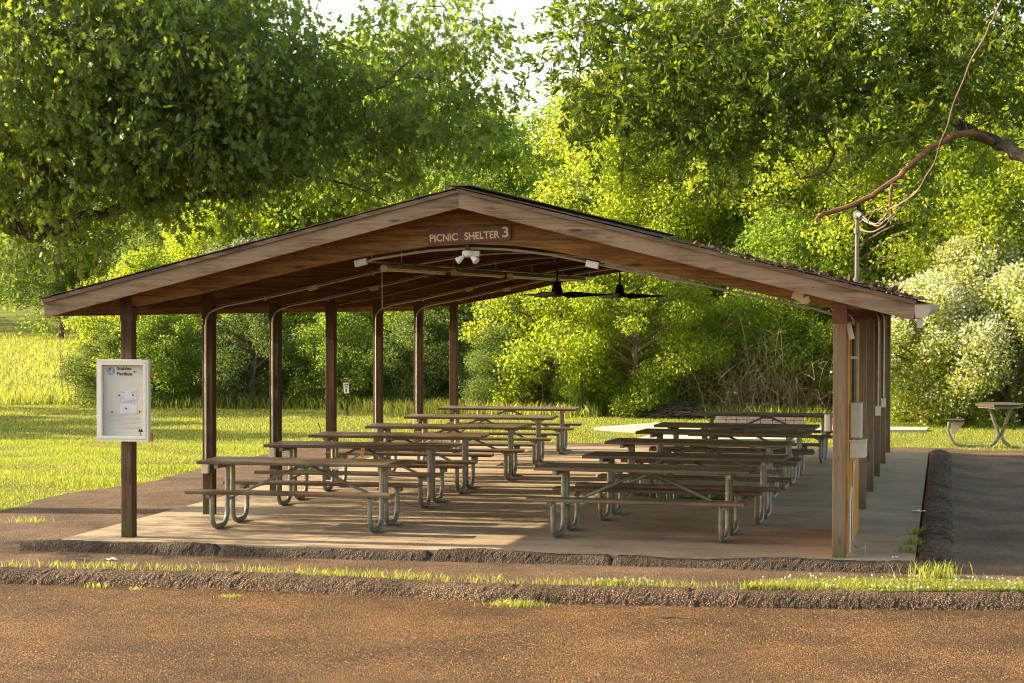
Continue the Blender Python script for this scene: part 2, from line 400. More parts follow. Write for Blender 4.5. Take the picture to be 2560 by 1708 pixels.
# ------------------------------------------------------------------ mesh helpers
class MB:
    def __init__(self):
        self.v = []; self.f = []
    def add(self, vs, fs):
        o = len(self.v)
        self.v += [tuple(map(float, p)) for p in vs]
        self.f += [tuple(i + o for i in f) for f in fs]
        return self
    def box(self, c, s, R=None, ch=0.0):
        """box of size s centred at c; ch chamfers the four edges along its longest side"""
        s = [x / 2 for x in s]
        ax = max(range(3), key=lambda i: s[i])
        a, b = [i for i in range(3) if i != ax]
        k = min(ch, s[a] * .9, s[b] * .9)
        if k > 0:
            prof = [(-s[a] + k, -s[b]), (s[a] - k, -s[b]), (s[a], -s[b] + k), (s[a], s[b] - k), (s[a] - k, s[b]), (-s[a] + k, s[b]), (-s[a], s[b] - k), (-s[a], -s[b] + k)]
        else:
            prof = [(-s[a], -s[b]), (s[a], -s[b]), (s[a], s[b]), (-s[a], s[b])]
        n = len(prof); vs = []
        for e in (-s[ax], s[ax]):
            for p in prof:
                q = [0, 0, 0]; q[ax] = e; q[a] = p[0]; q[b] = p[1]
                q = Vector(q)
                if R is not None: q = R @ q
                vs.append(q + Vector(c))
        fs = [(i, (i + 1) % n, n + (i + 1) % n, n + i) for i in range(n)] + [tuple(range(n - 1, -1, -1)), tuple(range(n, 2 * n))]
        return self.add(vs, fs)
    def bar(self, p, q, w, h, ch=0.0, up=(0, 0, 1)):
        p, q = Vector(p), Vector(q); d = q - p; l = d.length; d.normalize()
        upv = Vector(up); sd = d.cross(upv)
        if sd.length < 1e-5: sd = d.cross(Vector((0, 1, 0)))
        sd.normalize(); u2 = sd.cross(d)
        R = Matrix((d, sd, u2)).transposed()
        return self.box((p + q) / 2, (l, w, h), R, ch)
    def tube(self, pts, r, n=8, cap=True, closed=False):
        P = [Vector(p) for p in pts]; m = len(P)
        rs = r if isinstance(r, (list, tuple)) else [r] * m
        t0 = (P[1] - P[0]).normalized()
        up = Vector((0, 0, 1)) if abs(t0.z) < .9 else Vector((1, 0, 0))
        nv = t0.cross(up).normalized()
        vs = []
        for i in range(m):
            t = ((P[min(i + 1, m - 1)] - P[i]).normalized() + (P[i] - P[max(i - 1, 0)]).normalized())
            if t.length < 1e-6: t = t0
            t.normalize()
            nv = (nv - t * nv.dot(t)).normalized()
            bv = t.cross(nv)
            for k in range(n):
                a = 2 * math.pi * k / n
                vs.append(P[i] + (nv * math.cos(a) + bv * math.sin(a)) * rs[i])
        fs = [(i * n + k, i * n + (k + 1) % n, (i + 1) * n + (k + 1) % n, (i + 1) * n + k) for i in range(m - 1) for k in range(n)]
        if cap:
            fs += [tuple(range(n - 1, -1, -1)), tuple((m - 1) * n + k for k in range(n))]
        return self.add(vs, fs)
    def lathe(self, prof, c, n=16, axis='Z'):
        vs = []
        for r, z in prof:
            for k in range(n):
                a = 2 * math.pi * k / n
                p = (r * math.cos(a), r * math.sin(a), z)
                if axis == 'Y': p = (p[0], p[2], p[1])
                if axis == 'X': p = (p[2], p[0], p[1])
                vs.append((p[0] + c[0], p[1] + c[1], p[2] + c[2]))
        m = len(prof)
        fs = [(i * n + k, i * n + (k + 1) % n, (i + 1) * n + (k + 1) % n, (i + 1) * n + k) for i in range(m - 1) for k in range(n)]
        fs += [tuple(range(n - 1, -1, -1)), tuple((m - 1) * n + k for k in range(n))]
        return self.add(vs, fs)
    def prism_xz(self, poly, y0, y1):
        n = len(poly)
        vs = [(x, y0, z) for x, z in poly] + [(x, y1, z) for x, z in poly]
        fs = [tuple(range(n)), tuple(range(2 * n - 1, n - 1, -1))] + [(i, n + i, n + (i + 1) % n, (i + 1) % n) for i in range(n)]
        return self.add(vs, fs)
    def prism_xy(self, poly, z0, z1):
        n = len(poly)
        vs = [(x, y, z0) for x, y in poly] + [(x, y, z1) for x, y in poly]
        fs = [tuple(range(n - 1, -1, -1)), tuple(range(n, 2 * n))] + [(i, (i + 1) % n, n + (i + 1) % n, n + i) for i in range(n)]
        return self.add(vs, fs)
    def build(self, name, mat, parent=None, smooth=False):
        me = bpy.data.meshes.new(name)
        o3 = Vector((0, 0, 0))
        q = parent
        while q is not None:
            o3 = o3 + q.location; q = q.parent
        me.from_pydata([(x - o3.x, y - o3.y, z - o3.z) for x, y, z in self.v], [], self.f)
        me.validate()
        return link(name, me, mat, parent, smooth)

def link(name, me, mat, parent=None, smooth=False):
    if mat is not None and len(me.materials) == 0:
        me.materials.append(MT[mat] if isinstance(mat, str) else mat)
    if smooth:
        me.polygons.foreach_set('use_smooth', np.ones(len(me.polygons), dtype=bool))
        try: me.set_sharp_from_angle(angle=math.radians(40))
        except Exception: pass
    o = bpy.data.objects.new(name, me)
    COL.objects.link(o)
    if parent is not None: o.parent = parent
    return o

def tag(o, label=None, cat=None, group=None, kind=None):
    if label: o['label'] = label
    if cat: o['category'] = cat
    if group: o['group'] = group
    if kind: o['kind'] = kind
    return o

def thing(name, label, cat, loc=(0, 0, 0), group=None):
    o = bpy.data.objects.new(name, None)
    o.empty_display_size = 0.2
    o.location = loc
    COL.objects.link(o)
    return tag(o, label, cat, group)

def copy_tree(o, parent=None):
    c = o.copy(); COL.objects.link(c); c.parent = parent
    for ch in list(o.children):
        copy_tree(ch, c)
    return c

def arr_mesh(name, V, counts, tint=None):
    """mesh from verts (n,3) where polygon i takes the next counts[i] vertices (all separate)"""
    me = bpy.data.meshes.new(name)
    nv = len(V); npoly = len(counts)
    me.vertices.add(nv); me.loops.add(nv); me.polygons.add(npoly)
    me.vertices.foreach_set('co', np.ascontiguousarray(V, dtype=np.float32).ravel())
    me.loops.foreach_set('vertex_index', np.arange(nv, dtype=np.int32))
    st = np.concatenate([[0], np.cumsum(counts)[:-1]]).astype(np.int32)
    me.polygons.foreach_set('loop_start', st)
    try: me.polygons.foreach_set('loop_total', np.asarray(counts, dtype=np.int32))
    except Exception: pass
    if tint is not None:
        a = me.attributes.new('tint', 'FLOAT', 'FACE')
        a.data.foreach_set('value', np.asarray(tint, dtype=np.float32))
    me.update(calc_edges=True)
    return me

def unit(a):
    return a / np.maximum(1e-9, np.linalg.norm(a, axis=-1, keepdims=True))

LOBED = np.array([(0, 0), (0.05, 0.22), (0.30, 0.20), (0.10, 0.40), (0.42, 0.50), (0.11, 0.62), (0.28, 0.84), (0.0, 1.0),
                  (-0.28, 0.84), (-0.11, 0.62), (-0.42, 0.50), (-0.10, 0.40), (-0.30, 0.20), (-0.05, 0.22)])
NARROW = np.array([(0, 0), (0.12, 0.35), (0.11, 0.65), (0, 1), (-0.11, 0.65), (-0.12, 0.35)])
OVAL = np.array([(0, 0), (0.30, 0.30), (0.26, 0.66), (0, 1), (-0.26, 0.66), (-0.30, 0.30)])
DIAM = np.array([(0, 0), (0.32, 0.45), (0, 1), (-0.32, 0.45)])

def leaves(name, P, A, Nn, size, tmpl, tint):
    A = unit(A); S = unit(np.cross(A, Nn)); Nn = np.cross(S, A)
    k = len(tmpl)
    V = P[:, None, :] + size[:, None, None] * (tmpl[None, :, 0, None] * S[:, None, :] + tmpl[None, :, 1, None] * A[:, None, :]
        - (0.35 * (tmpl[None, :, 0, None] ** 2) + 0.12 * (tmpl[None, :, 1, None] ** 2)) * Nn[:, None, :])
    return arr_mesh(name, V.reshape(-1, 3), np.full(len(P), k), tint)

def rdir(n):
    return unit(rng.normal(size=(n, 3)))

# ------------------------------------------------------------------ terrain
def sstep(a, b, x):
    t = np.clip((x - a) / (b - a), 0, 1)
    return t * t * (3 - 2 * t)

def G(x, y):
    x = np.asarray(x, float); y = np.asarray(y, float)
    z = -0.065 + 0.0 * x
    z = z - 0.085 * sstep(0.6, -0.7, y) - .02 * sstep(-.6, -.9, y)
    ky = np.interp(x, [-40, -8, -4, -0.55, 2.1, 4.77, 7.16, 9.5, 13, 40], [-3.45, -2.42, -2.18, -2.03, -1.88, -2.12, -1.91, -1.50, -0.98, 1.9])
    z = z - 0.26 * sstep(.55, .28, y - ky)
    z = z + np.maximum(0, y - 28) * 0.034 * sstep(-4, -14, x) + np.maximum(0, y - 30) * 0.03 * sstep(-14, -4, x)
    z = z + np.maximum(0, y - 60) * 0.02
    z = z + np.maximum(0, np.abs(x) - 30) * 0.01
    z = z + 0.02 * np.sin(x * 0.7 + 1.3) * np.sin(y * 0.5) * sstep(3, 8, y) * sstep(-3, -5, x)
    return z

def kerb_y(x):
    return np.interp(x, [-40, -8, -4, -0.55, 2.1, 4.77, 7.16, 9.5, 13, 40], [-3.45, -2.42, -2.18, -2.03, -1.88, -2.12, -1.91, -1.50, -0.98, 1.9])

def grid(name, xs, ys, zf, mat, kind='structure', keep=None):
    X, Y = np.meshgrid(xs, ys)
    Z = zf(X, Y)
    V = np.stack([X, Y, Z], -1).reshape(-1, 3)
    nx, ny = len(xs), len(ys)
    F = []
    for j in range(ny - 1):
        for i in range(nx - 1):
            a = j * nx + i
            F.append((a, a + 1, a + nx + 1, a + nx))
    me = bpy.data.meshes.new(name)
    me.from_pydata(V.tolist(), [], F)
    me.update()
    o = link(name, me, mat, None, True)
    if kind: o['kind'] = kind
    return o

xs = np.unique(np.concatenate([np.linspace(-400, -40, 19), np.linspace(-40, 40, 81), np.linspace(40, 400, 19)]))
ys = np.unique(np.concatenate([np.linspace(-120, -30, 7), np.linspace(-30, -4, 14), np.linspace(-4, 2, 25), np.linspace(2, 40, 58), np.linspace(40, 110, 20), np.linspace(110, 500, 12)]))
grid('ground', xs, ys, lambda x, y: G(x, y) - 0.03 - 0.02 * (y < -2), 'ground')

# road: one sheet from the kerb towards and past the camera
def road_sheet():
    xs = np.linspace(-45, 45, 121); ts = np.linspace(0, 1, 40) ** 1.6
    V = []; F = []
    for t in ts:
        for x in xs:
            y0 = float(kerb_y(x)) - 0.02
            y = y0 + (-60 - y0) * t
            V.append((x, y, -0.252 + 0.006 * math.sin(x * 1.1) * math.sin(y * 1.7)))
    n = len(xs)
    for j in range(len(ts) - 1):
        for i in range(n - 1):
            a = j * n + i
            F.append((a, a + n, a + n + 1, a + 1))
    me = bpy.data.meshes.new('road'); me.from_pydata(V, [], F); me.update()
    o = link('road', me, 'road', None, True); o['kind'] = 'structure'
road_sheet()

def apron_z(x, y):
    return -0.035 - 0.068 * sstep(0.5, -0.6, y) + 0.012 * np.sin(x * 1.9) * np.sin(y * 3.1) * sstep(-.7, -.9, y) - 0.015 * sstep(-.6, -1.0, y) - 0.08 * sstep(.33, .25, y - kerb_y(x)) * (y < -.5) - 0.02 * sstep(-0.7, -3, x) - 0.035 * sstep(8.7, 9.3, x) * sstep(-0.3, 0.6, y)

def edge_wob(t, s, a):
    return a * (math.sin(t * 2.1 + s) + 0.6 * math.sin(t * 5.3 + s * 2) + 0.4 * math.sin(t * 11.7 + s * 3))

def strip_sheet(name, L, R, mat, nu=14, zf=apron_z):
    """sheet between two polylines of the same length"""
    V = []; F = []
    for (a, b) in zip(L, R):
        for i in range(nu + 1):
            t = i / nu
            x = a[0] + (b[0] - a[0]) * t; y = a[1] + (b[1] - a[1]) * t
            V.append((x, y, float(zf(x, y))))
    n = nu + 1
    for j in range(len(L) - 1):
        for i in range(nu):
            q = j * n + i
            F.append((q, q + 1, q + n + 1, q + n))
    me = bpy.data.meshes.new(name); me.from_pydata(V, [], F); me.update()
    o = link(name, me, mat, None, True); o['kind'] = 'structure'
    return o

# asphalt apron round the slab
yy = np.linspace(1.9, 16.2, 90)
ex = np.interp(yy, [1.9, 3, 4.7, 6.3, 7.3, 9.5, 12, 14.5, 15.6, 16.2], [-2.7, -2.95, -3.05, -2.85, -2.6, -2.85, -2.85, -2.6, -1.9, -1.2])
strip_sheet('asphalt_path', [(e + edge_wob(y, 1, .05), y) for e, y in zip(ex, yy)], [(-0.66, y) for y in yy], 'apron', 10)
xx = np.linspace(-0.66, 13, 60)
strip_sheet('asphalt_path', [(x, 14.93) for x in xx], [(x, 16.1 + 0.12 * max(0, x - 6) + edge_wob(x, 4, .05)) for x in xx], 'apron', 6)
yr = np.linspace(-0.55, 14.93, 80)
strip_sheet('asphalt_path', [(8.50, y) for y in yr], [(13.0, y + 0.25 * sstep(-.5, .5, y)) for y in yr], 'apronR', 20)
xx = np.linspace(-14, 13.5, 170)
strip_sheet('asphalt_path', [(x, float(kerb_y(x)) + .28) for x in xx], [(x, 1.9 if x < -0.62 else (-0.2 if x < 8.5 else -0.5)) for x in xx], 'apron', 16)

# concrete slab under the shelter: two panels with a joint, some cracks
slab = bpy.data.objects.new('concrete_slab', None); COL.objects.link(slab); slab['kind'] = 'structure'
def fy(x): return -0.483 + (x + 0.634) / 9.114 * 0.275
for x0, x1 in ((-0.634, 2.182), (2.190, 8.48)):
    mb = MB(); mb.prism_xy([(x0, fy(x0)), (x1, fy(x1)), (x1 - (0.045 if x1 > 8 else 0), 14.9), (x0, 14.9)], -0.25, 0.0)
    mb.build('concrete_panel', 'concrete', slab)
MT['crackd'] = plain('crack_dirt', (0.05, 0.04, 0.03), 0.95, 0, 0.2, 10, 0)
def crack(pts, w):
    mb = MB(); Q = []
    for i in range(len(pts) - 1):
        a, b = Vector(pts[i]), Vector(pts[i + 1])
        for k in range(5):
            p = a.lerp(b, k / 5); Q.append(p + Vector((random.uniform(-.02, .02), random.uniform(-.02, .02))))
    Q.append(Vector(pts[-1]))
    for i in range(len(Q) - 1):
        d = (Q[i + 1] - Q[i]); n = Vector((-d.y, d.x)).normalized() * w * random.uniform(.5, 1.3)
        mb.add([(Q[i].x - n.x, Q[i].y - n.y, .0015), (Q[i].x + n.x, Q[i].y + n.y, .0015), (Q[i + 1].x + n.x, Q[i + 1].y + n.y, .0015), (Q[i + 1].x - n.x, Q[i + 1].y - n.y, .0015)], [(0, 3, 2, 1)])
    mb.build('crack', 'crackd', slab)
crack([(2.19, 0.35), (3.1, 0.75), (3.75, 1.25), (3.95, 1.75), (4.15, 2.6)], .006)
crack([(3.2, 0.55), (4.0, 0.80), (4.6, 0.76), (5.0, 1.3), (6.1, 2.6), (6.5, 3.1)], .004)
crack([(5.0, -0.12), (5.2, 0.15), (5.3, 0.45)], .005)
crack([(-0.2, 2.0), (0.4, 2.35), (1.2, 2.1), (2.18, 2.6)], .003)
crack([(5.0, 3.2), (5.9, 3.6), (7.0, 3.45)], .004)

def road_crack(pts):
    mb = MB(); Q = []
    for a, b in zip(pts[:-1], pts[1:]):
        a, b = Vector(a), Vector(b)
        for k in range(6): Q.append(a.lerp(b, k / 6) + Vector((random.uniform(-.03, .03), random.uniform(-.03, .03))))
    for a, b in zip(Q[:-1], Q[1:]):
        n = Vector((-(b - a).y, (b - a).x)).normalized() * random.uniform(.004, .011)
        mb.add([(a.x - n.x, a.y - n.y, -.2445), (a.x + n.x, a.y + n.y, -.2445), (b.x + n.x, b.y + n.y, -.2445), (b.x - n.x, b.y - n.y, -.2445)], [(0, 3, 2, 1)])
    o = mb.build('road_crack', 'crackd'); o['kind'] = 'structure'
road_crack([(4.55, -4.6), (4.9, -4.2), (5.15, -4.05), (5.3, -3.5)])
road_crack([(4.6, -5.0), (4.75, -4.75), (5.2, -4.8)])
road_crack([(7.9, -4.7), (8.15, -4.55), (8.3, -4.6)])
# dry leaves and bits blown onto the slab
n = 70
DL = np.stack([rng.uniform(-.4, 8.3, n), rng.uniform(-.2, 9, n), rng.uniform(.004, .012, n)], -1)
tag(link('fallen_leaves', leaves('fallen_leaves', DL, rdir(n) * [1, 1, .1], rdir(n) * .3 + [0, 0, 1], rng.uniform(.02, .055, n), OVAL, rng.random(n)), 'dryleaf'), 'few dry leaves scattered over the concrete slab', 'leaves', None, 'stuff')
# puddle
pud = MB()
poly = [(4.75 + 0.75 + 0.85 * math.cos(a) * (1 + .12 * math.sin(3 * a)), 6.1 + 0.62 * math.sin(a) * (1 + .15 * math.cos(2 * a))) for a in np.linspace(0, 2 * math.pi, 40)[:-1]]
pud.add([(x, y, .003) for x, y in poly], [tuple(range(len(poly)))])
tag(pud.build('puddle', 'water'), kind='structure')

# kerbs and berms: swept rough profiles
def vnoise(p, f):
    return (math.sin(p[0] * f + 1.7 * math.sin(p[1] * f * .7)) + math.sin(p[1] * f * 1.3 + p[2] * f * 2.1 + 1.3 * math.sin(p[0] * f * .6)) + math.sin(p[0] * f * 2.7 + p[2] * f * 3.1)) / 3

def sweep(name, path, prof, mat, step=0.035, rough=0.012, breaks=(), kind='structure'):
    P = [Vector((p[0], p[1])) for p in path]
    L = [0]
    for i in range(len(P) - 1): L.append(L[-1] + (P[i + 1] - P[i]).length)
    n = int(L[-1] / step); V = []; F = []; k = len(prof)
    xs = [p.x for p in P]; ysv = [p.y for p in P]
    for i in range(n + 1):
        s = L[-1] * i / n
        x = np.interp(s, L, xs); y = np.interp(s, L, ysv)
        x2 = np.interp(min(s + .1, L[-1]), L, xs); y2 = np.interp(min(s + .1, L[-1]), L, ysv)
        x1 = np.interp(max(s - .1, 0), L, xs); y1 = np.interp(max(s - .1, 0), L, ysv)
        d = Vector((x2 - x1, y2 - y1)).normalized(); nr = Vector((-d.y, d.x))
        dip = 0
        for b, wd in breaks:
            dip = max(dip, math.exp(-((s - b) / wd) ** 2))
        hs = 1 + .10 * math.sin(s * 1.7) + .07 * math.sin(s * 4.1 + 1)
        for j, (o, h) in enumerate(prof):
            hh = prof[0][1] + (h - prof[0][1]) * hs * (1 - .35 * dip)
            q = [x + nr.x * o, y + nr.y * o, hh]
            qv = Vector(q)
            a = rough * (1.3 * mnoise.noise(qv * 6) + 1.0 * mnoise.noise(qv * 24) + random.uniform(-.55, .55))
            V.append((q[0] + nr.x * a * .7 * (o > 0 or True), q[1] + nr.y * a * .7, hh + a * (0 < j < k - 1)))
    for i in range(n):
        for j in range(k - 1):
            q = i * k + j
            F.append((q, q + 1, q + k + 1, q + k))
    F.append(tuple(range(k))); F.append(tuple(n * k + j for j in range(k - 1, -1, -1)))
    me = bpy.data.meshes.new(name); me.from_pydata(V, [], F); me.update()
    o = link(name, me, mat); o['kind'] = kind
    return o

kx = np.linspace(-14, 14, 60)
sweep('kerb', [(x, float(kerb_y(x))) for x in kx][::-1],
      [(-0.42, -0.17), (-0.36, -0.132), (-0.28, -0.120), (-0.19, -0.118), (-0.11, -0.127), (-0.055, -0.145), (-0.015, -0.172), (0.015, -0.205), (0.035, -0.235), (0.06, -0.28)], 'kerb', 0.028, 0.0065, [(4.5, .03), (7.6, .03), (9.3, .03), (12.2, .03), (15.0, .03), (17.2,.03)])
sweep('kerb', [(x, fy(x) - 0.012 - 0.02 * math.sin(x)) for x in np.linspace(-1.0, 8.75, 40)][::-1],
      [(0.0, -0.16), (0.0, -0.02), (0.015, 0.000), (0.05, 0.004), (0.085, -0.004), (0.115, -0.024), (0.135, -0.052), (0.15, -0.080), (0.18, -0.13)], 'kerbdark', 0.03, 0.006, [(3.3, .03), (5.2, .035), (7.5, .03)])
yb = np.linspace(-0.05, 14.7, 60)
sweep('kerb', [(8.50 - 0.045 * (y / 14.7), y) for y in yb][::-1],
      [(0.0, -0.12), (0.008, 0.0), (0.035, 0.028), (0.10, 0.044), (0.19, 0.045), (0.27, 0.032), (0.33, 0.0), (0.37, -0.05), (0.42, -0.12)], 'kerb', 0.035, 0.009, [(4.3, .03), (8.6, .05), (12.2, .04)])

# far concrete pads
for poly in ([(1.48, 20.8), (2.5, 22.7), (4.2, 22.9), (8.35, 22.4), (8.3, 21.6), (6.3, 21.1), (4.4, 20.7), (2.6, 20.0)],
             [(2.9, 17.6), (5.98, 18.1), (5.75, 19.5), (3.0, 19.3)]):
    mb = MB(); mb.prism_xy(poly, -0.2, -0.035)
    tag(mb.build('concrete_path', 'padconcrete'), kind='structure')

# ------------------------------------------------------------------ shelter
BAY = 2.44; W = 7.72; NF = 7; RX = 3.86
PROF = [(-.70, 2.487), (0.05, 2.53), (.77, 2.662), (1.5, 2.826), (2.22, 2.987), (2.65, 3.065), (3.07, 3.130), (3.42, 3.178), (3.86, 3.202), (4.31, 3.183), (4.75, 3.125), (5.18, 3.038), (5.68, 2.931), (6.38, 2.800), (6.85, 2.692), (7.67, 2.534), (8.42, 2.487)]
_px = [p[0] for p in PROF]; _pz = [p[1] for p in PROF]
def soffit(x): return float(np.interp(x, _px, _pz))
def decku(x): return 3.665 - .247 * abs(x - RX)
S = thing('picnic_shelter', 'open brown wooden picnic shelter with shallow gable roof on two rows of posts', 'shelter', (0, 0, 0))
for j in range(NF):
    y = j * BAY
    xs_ = list(np.linspace(-.70, 8.42, 57))
    bot = [(x, soffit(x)) for x in xs_]
    top = [(8.42, decku(8.42) - .002), (RX, decku(RX) - .002), (-.70, decku(-.70) - .002)]
    b = MB(); b.prism_xz(bot + top, y - .064, y + .064)
    bo = b.build('beam', 'beam' if j == 0 else 'beam_shaded', S)
    for sx in (0, W):
        p = MB(); p.box((sx, y, (soffit(sx) - .25) / 2), (.132, .132, soffit(sx) + .25 - .012), None, .006)
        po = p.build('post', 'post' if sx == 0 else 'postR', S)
        mat = 'plateD' if sx == 0 else 'plate'
        for sd in (-1, 1):
            p = MB(); p.box((sx, y + sd * .0695, 2.525), (.150 if sx else .136, .007, .30), None, 0)
            if j == 0 or sx == W:
                for bz in (2.41, 2.47, 2.58, 2.64):
                    for bx in (-.04, .0, .04):
                        p.lathe([(.007, -.004), (.007, 0.0)], (sx + bx, y + sd * .0755, bz), 6, 'Y')
            p.build('steel_plate', mat, S)
# roof deck boards (seen from below in deep shade), one joined part
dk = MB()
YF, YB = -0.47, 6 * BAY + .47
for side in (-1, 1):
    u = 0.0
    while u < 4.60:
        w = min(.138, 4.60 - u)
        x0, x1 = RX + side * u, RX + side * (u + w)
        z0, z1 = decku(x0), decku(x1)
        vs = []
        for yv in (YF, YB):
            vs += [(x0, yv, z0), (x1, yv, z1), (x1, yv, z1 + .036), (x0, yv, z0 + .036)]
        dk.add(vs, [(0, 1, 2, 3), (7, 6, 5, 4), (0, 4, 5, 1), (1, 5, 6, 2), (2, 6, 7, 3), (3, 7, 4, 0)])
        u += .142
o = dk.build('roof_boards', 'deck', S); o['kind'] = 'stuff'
# barge boards and trim, front and back
def rake(yc, th, dz0, dz1, name, mat):
    for side in (-1, 1):
        xe = RX + side * 4.63
        zt = lambda x: 3.712 - .247 * abs(x - RX)
        cut = .035 * side
        poly = [(RX, zt(RX) + dz1), (RX, zt(RX) + dz0), (xe - cut * (dz1 - dz0) / .17, zt(xe) + dz0), (xe, zt(xe) + dz1)]
        if side > 0: poly = poly[::-1]
        b = MB(); b.prism_xz(poly, yc - th / 2, yc + th / 2); b.build(name, mat, S)
rake(-.49, .036, -.155, .0, 'fascia_board', 'fascia')
rake(-.502, .062, .002, .042, 'fascia_trim', 'trim')
rake(YB + .02, .036, -.155, .0, 'fascia_board', 'fascia')
for side in (-1, 1):
    xe = RX + side * 4.615
    b = MB(); b.box((xe, (YF + YB) / 2, 2.500 if side < 0 else 2.505), (.032, YB - YF - .02, .15), None, .004)
    b.build('eave_board', 'beamY', S)
# gutter with end cap on the right eave
g = MB()
gp = [(8.494, 2.565), (8.494, 2.445), (8.575, 2.445), (8.612, 2.50), (8.622, 2.562), (8.606, 2.562), (8.598, 2.508), (8.566, 2.457), (8.508, 2.457), (8.508, 2.565)]
g.prism_xz(gp, -.50, YB + .02)
go = g.build('gutter', 'gutter', S)
g = MB(); g.prism_xz([(8.470, 2.570), (8.478, 2.440), (8.578, 2.438), (8.618, 2.50), (8.628, 2.566)], -.515, -.503); g.build('end_cap', 'gutter', go)
g = MB(); g.box((8.52, -.47, 2.39), (.055, .05, .10)); g.build('downspout_outlet', 'gutter', go)
# shingles: the front row piece by piece, the rest joined
def shingle_box(mb, side, u, y0, y1, lift=0.0):
    x0, x1 = RX + side * u, RX + side * (u + .165)
    b0 = 3.757 - .247 * u + .012 + lift; b1 = 3.757 - .247 * (u + .165) + .018 + lift
    vs = []
    for yv in (y0, y1):
        vs += [(x0, yv, b0 - .006), (x1, yv, b1 - .008), (x1, yv, b1), (x0, yv, b0)]
    f = [(0, 1, 2, 3), (7, 6, 5, 4), (0, 4, 5, 1), (1, 5, 6, 2), (2, 6, 7, 3), (3, 7, 4, 0)]
    mb.add(vs, f)
sh = MB(); nco = 33
for side in (-1, 1):
    for c in range(nco):
        u = .02 + c * .140
        off = random.uniform(0, .3)
        m1 = MB(); jy = random.uniform(-.018, .018)
        shingle_box(m1, side, u, -.545 + jy, -.24 + off, random.uniform(0, .004)); m1.build('shingle', 'shingle', S)
        yv = -.24 + off + .004
        while yv < YB + .05:
            y2 = min(yv + .33, YB + .06)
            shingle_box(sh, side, u, yv, y2 - .004, random.uniform(0, .004)); yv = y2
for c in range(47):
    y0 = -.54 + c * .34
    sh.bar((RX, y0, 3.787), (RX, y0 + .335, 3.787), .26, .012)
o = sh.build('shingle_courses', 'shingle', S); o['kind'] = 'stuff'
# leaf litter caught on the right roof slope
n = 330
u = np.concatenate([rng.uniform(2.4, 4.6, 120), rng.normal(4.3, .16, 130), rng.normal(3.6, .15, 80)])
u = np.clip(u, .3, 4.62)
yv = -.35 + np.abs(rng.normal(0, .55, n))
zz = 3.775 - .247 * u + np.abs(rng.normal(0, .016, n))
lit = leaves('leaf_litter', np.stack([RX + u, yv, zz], -1), rdir(n) * [1, 1, .5], rdir(n) + [0, 0, 1.0], rng.uniform(.04, .09, n), OVAL, rng.random(n))
lo = link('leaf_litter', lit, 'darkleaf'); tag(lo, 'dry brown leaf litter lying on the right slope of the shelter roof', 'leaves', None, 'stuff')
# wall of upright stained boards between the first two right posts
nb = 6
for k in range(nb):
    w = (BAY - .14) / nb
    y0 = .075 + k * w
    b = MB(); b.box((7.792 + .003 * (k % 2), y0 + w / 2, 1.19), (.024, w - .006, 2.34), None, .003)
    b.build('wall_board', 'orange', S)

# conduits and boxes (fixed parts of the shelter)
def bend_path(y, left_z, right_z, off=.03):
    P = []
    if left_z is not None:
        P += [(-.015, y, left_z), (-.015, y, 2.30), (-.008, y, 2.38), (.03, y, 2.45), (.10, y, 2.492)]
    for x in np.linspace(.25, W - .25, 24):
        P.append((x, y, soffit(x) - off))
    if right_z is not None:
        P += [(W - .10, y, 2.492), (W + .0, y, 2.44), (W + .035, y, 2.36), (W + .04, y, 2.28), (W + .04, y, right_z)]
    return P
for j in (1, 2, 4, 5):
    yv = j * BAY - .085
    c = MB(); c.tube(bend_path(yv, .62, 1.05 if j != 2 else None, .028), .013, 6)
    co = c.build('conduit', 'conduit', S, True)
    c = MB(); c.box((-.015, yv - .01, .57), (.085, .055, .13), None, .006); c.build('outlet_box', 'boxb', S)
    c = MB(); c.box((1.30 + .05 * j, yv - .01, soffit(1.30 + .05 * j) - .035), (.115, .06, .055), Matrix.Rotation(-.22, 3, 'Y'), .004); c.build('junction_box', 'boxg', S)
    for xq in (.75, 2.1, 5.4):
        c = MB(); c.box((xq, yv, soffit(xq) - .03), (.02, .045, .05)); c.build('conduit_clip', 'conduit', S)
    if j != 2:
        c = MB(); c.box((W + .035, yv - .012, .98), (.075, .06, .14), None, .006); c.build('outlet_box', 'white', S)
c = MB(); c.tube([(2.62, .0, 2.985)] + [(x, .0, soffit(x) - .045) for x in np.linspace(2.8, 7.45, 30)] + [(7.64, .0, 2.47)], .014, 6)
c.build('conduit', 'conduit', S, True)
for xq in (2.66, 5.17):
    c = MB(); c.box((xq, -.01, soffit(xq) - .06), (.13, .07, .07), Matrix.Rotation(-.22 if xq < 3 else .22, 3, 'Y'), .005); c.build('junction_box', 'boxg' if xq < 3 else 'white', S)
c = MB(); c.box((7.60, .10, 1.36), (.075, .09, .17), None, .02); c.build('outlet_box', 'boxg', S)
c = MB(); c.tube([(7.845, .42, 2.42), (7.845, .42, 1.56)], .028, 8); c.build('conduit', 'conduitD', S, True)
c = MB(); c.box((7.84, .41, 2.02), (.085, .06, .03), None, .004); c.build('conduit_clip', 'boxb', S)
c = MB(); c.tube([(7.815, .24, .02), (7.818, .24, .55), (7.85, .40, .92), (7.86, .45, 1.0)], .010, 6); c.build('conduit', 'white', S, True)
c = MB(); c.tube([(7.845, .30, .98), (7.835, .30, .30), (7.84, .26, .16), (7.87, .2, .09), (7.93, .16, .075), (7.97, .16, .085)], .010, 6); c.build('conduit', 'conduit', S, True)
c = MB(); c.tube([(7.972, .16, -.05), (7.972, .16, .12)], .008, 6); c.lathe([(.02, -.012), (.02, .012)], (7.972, .16, .085), 8); c.build('ground_rod', 'conduit', S)
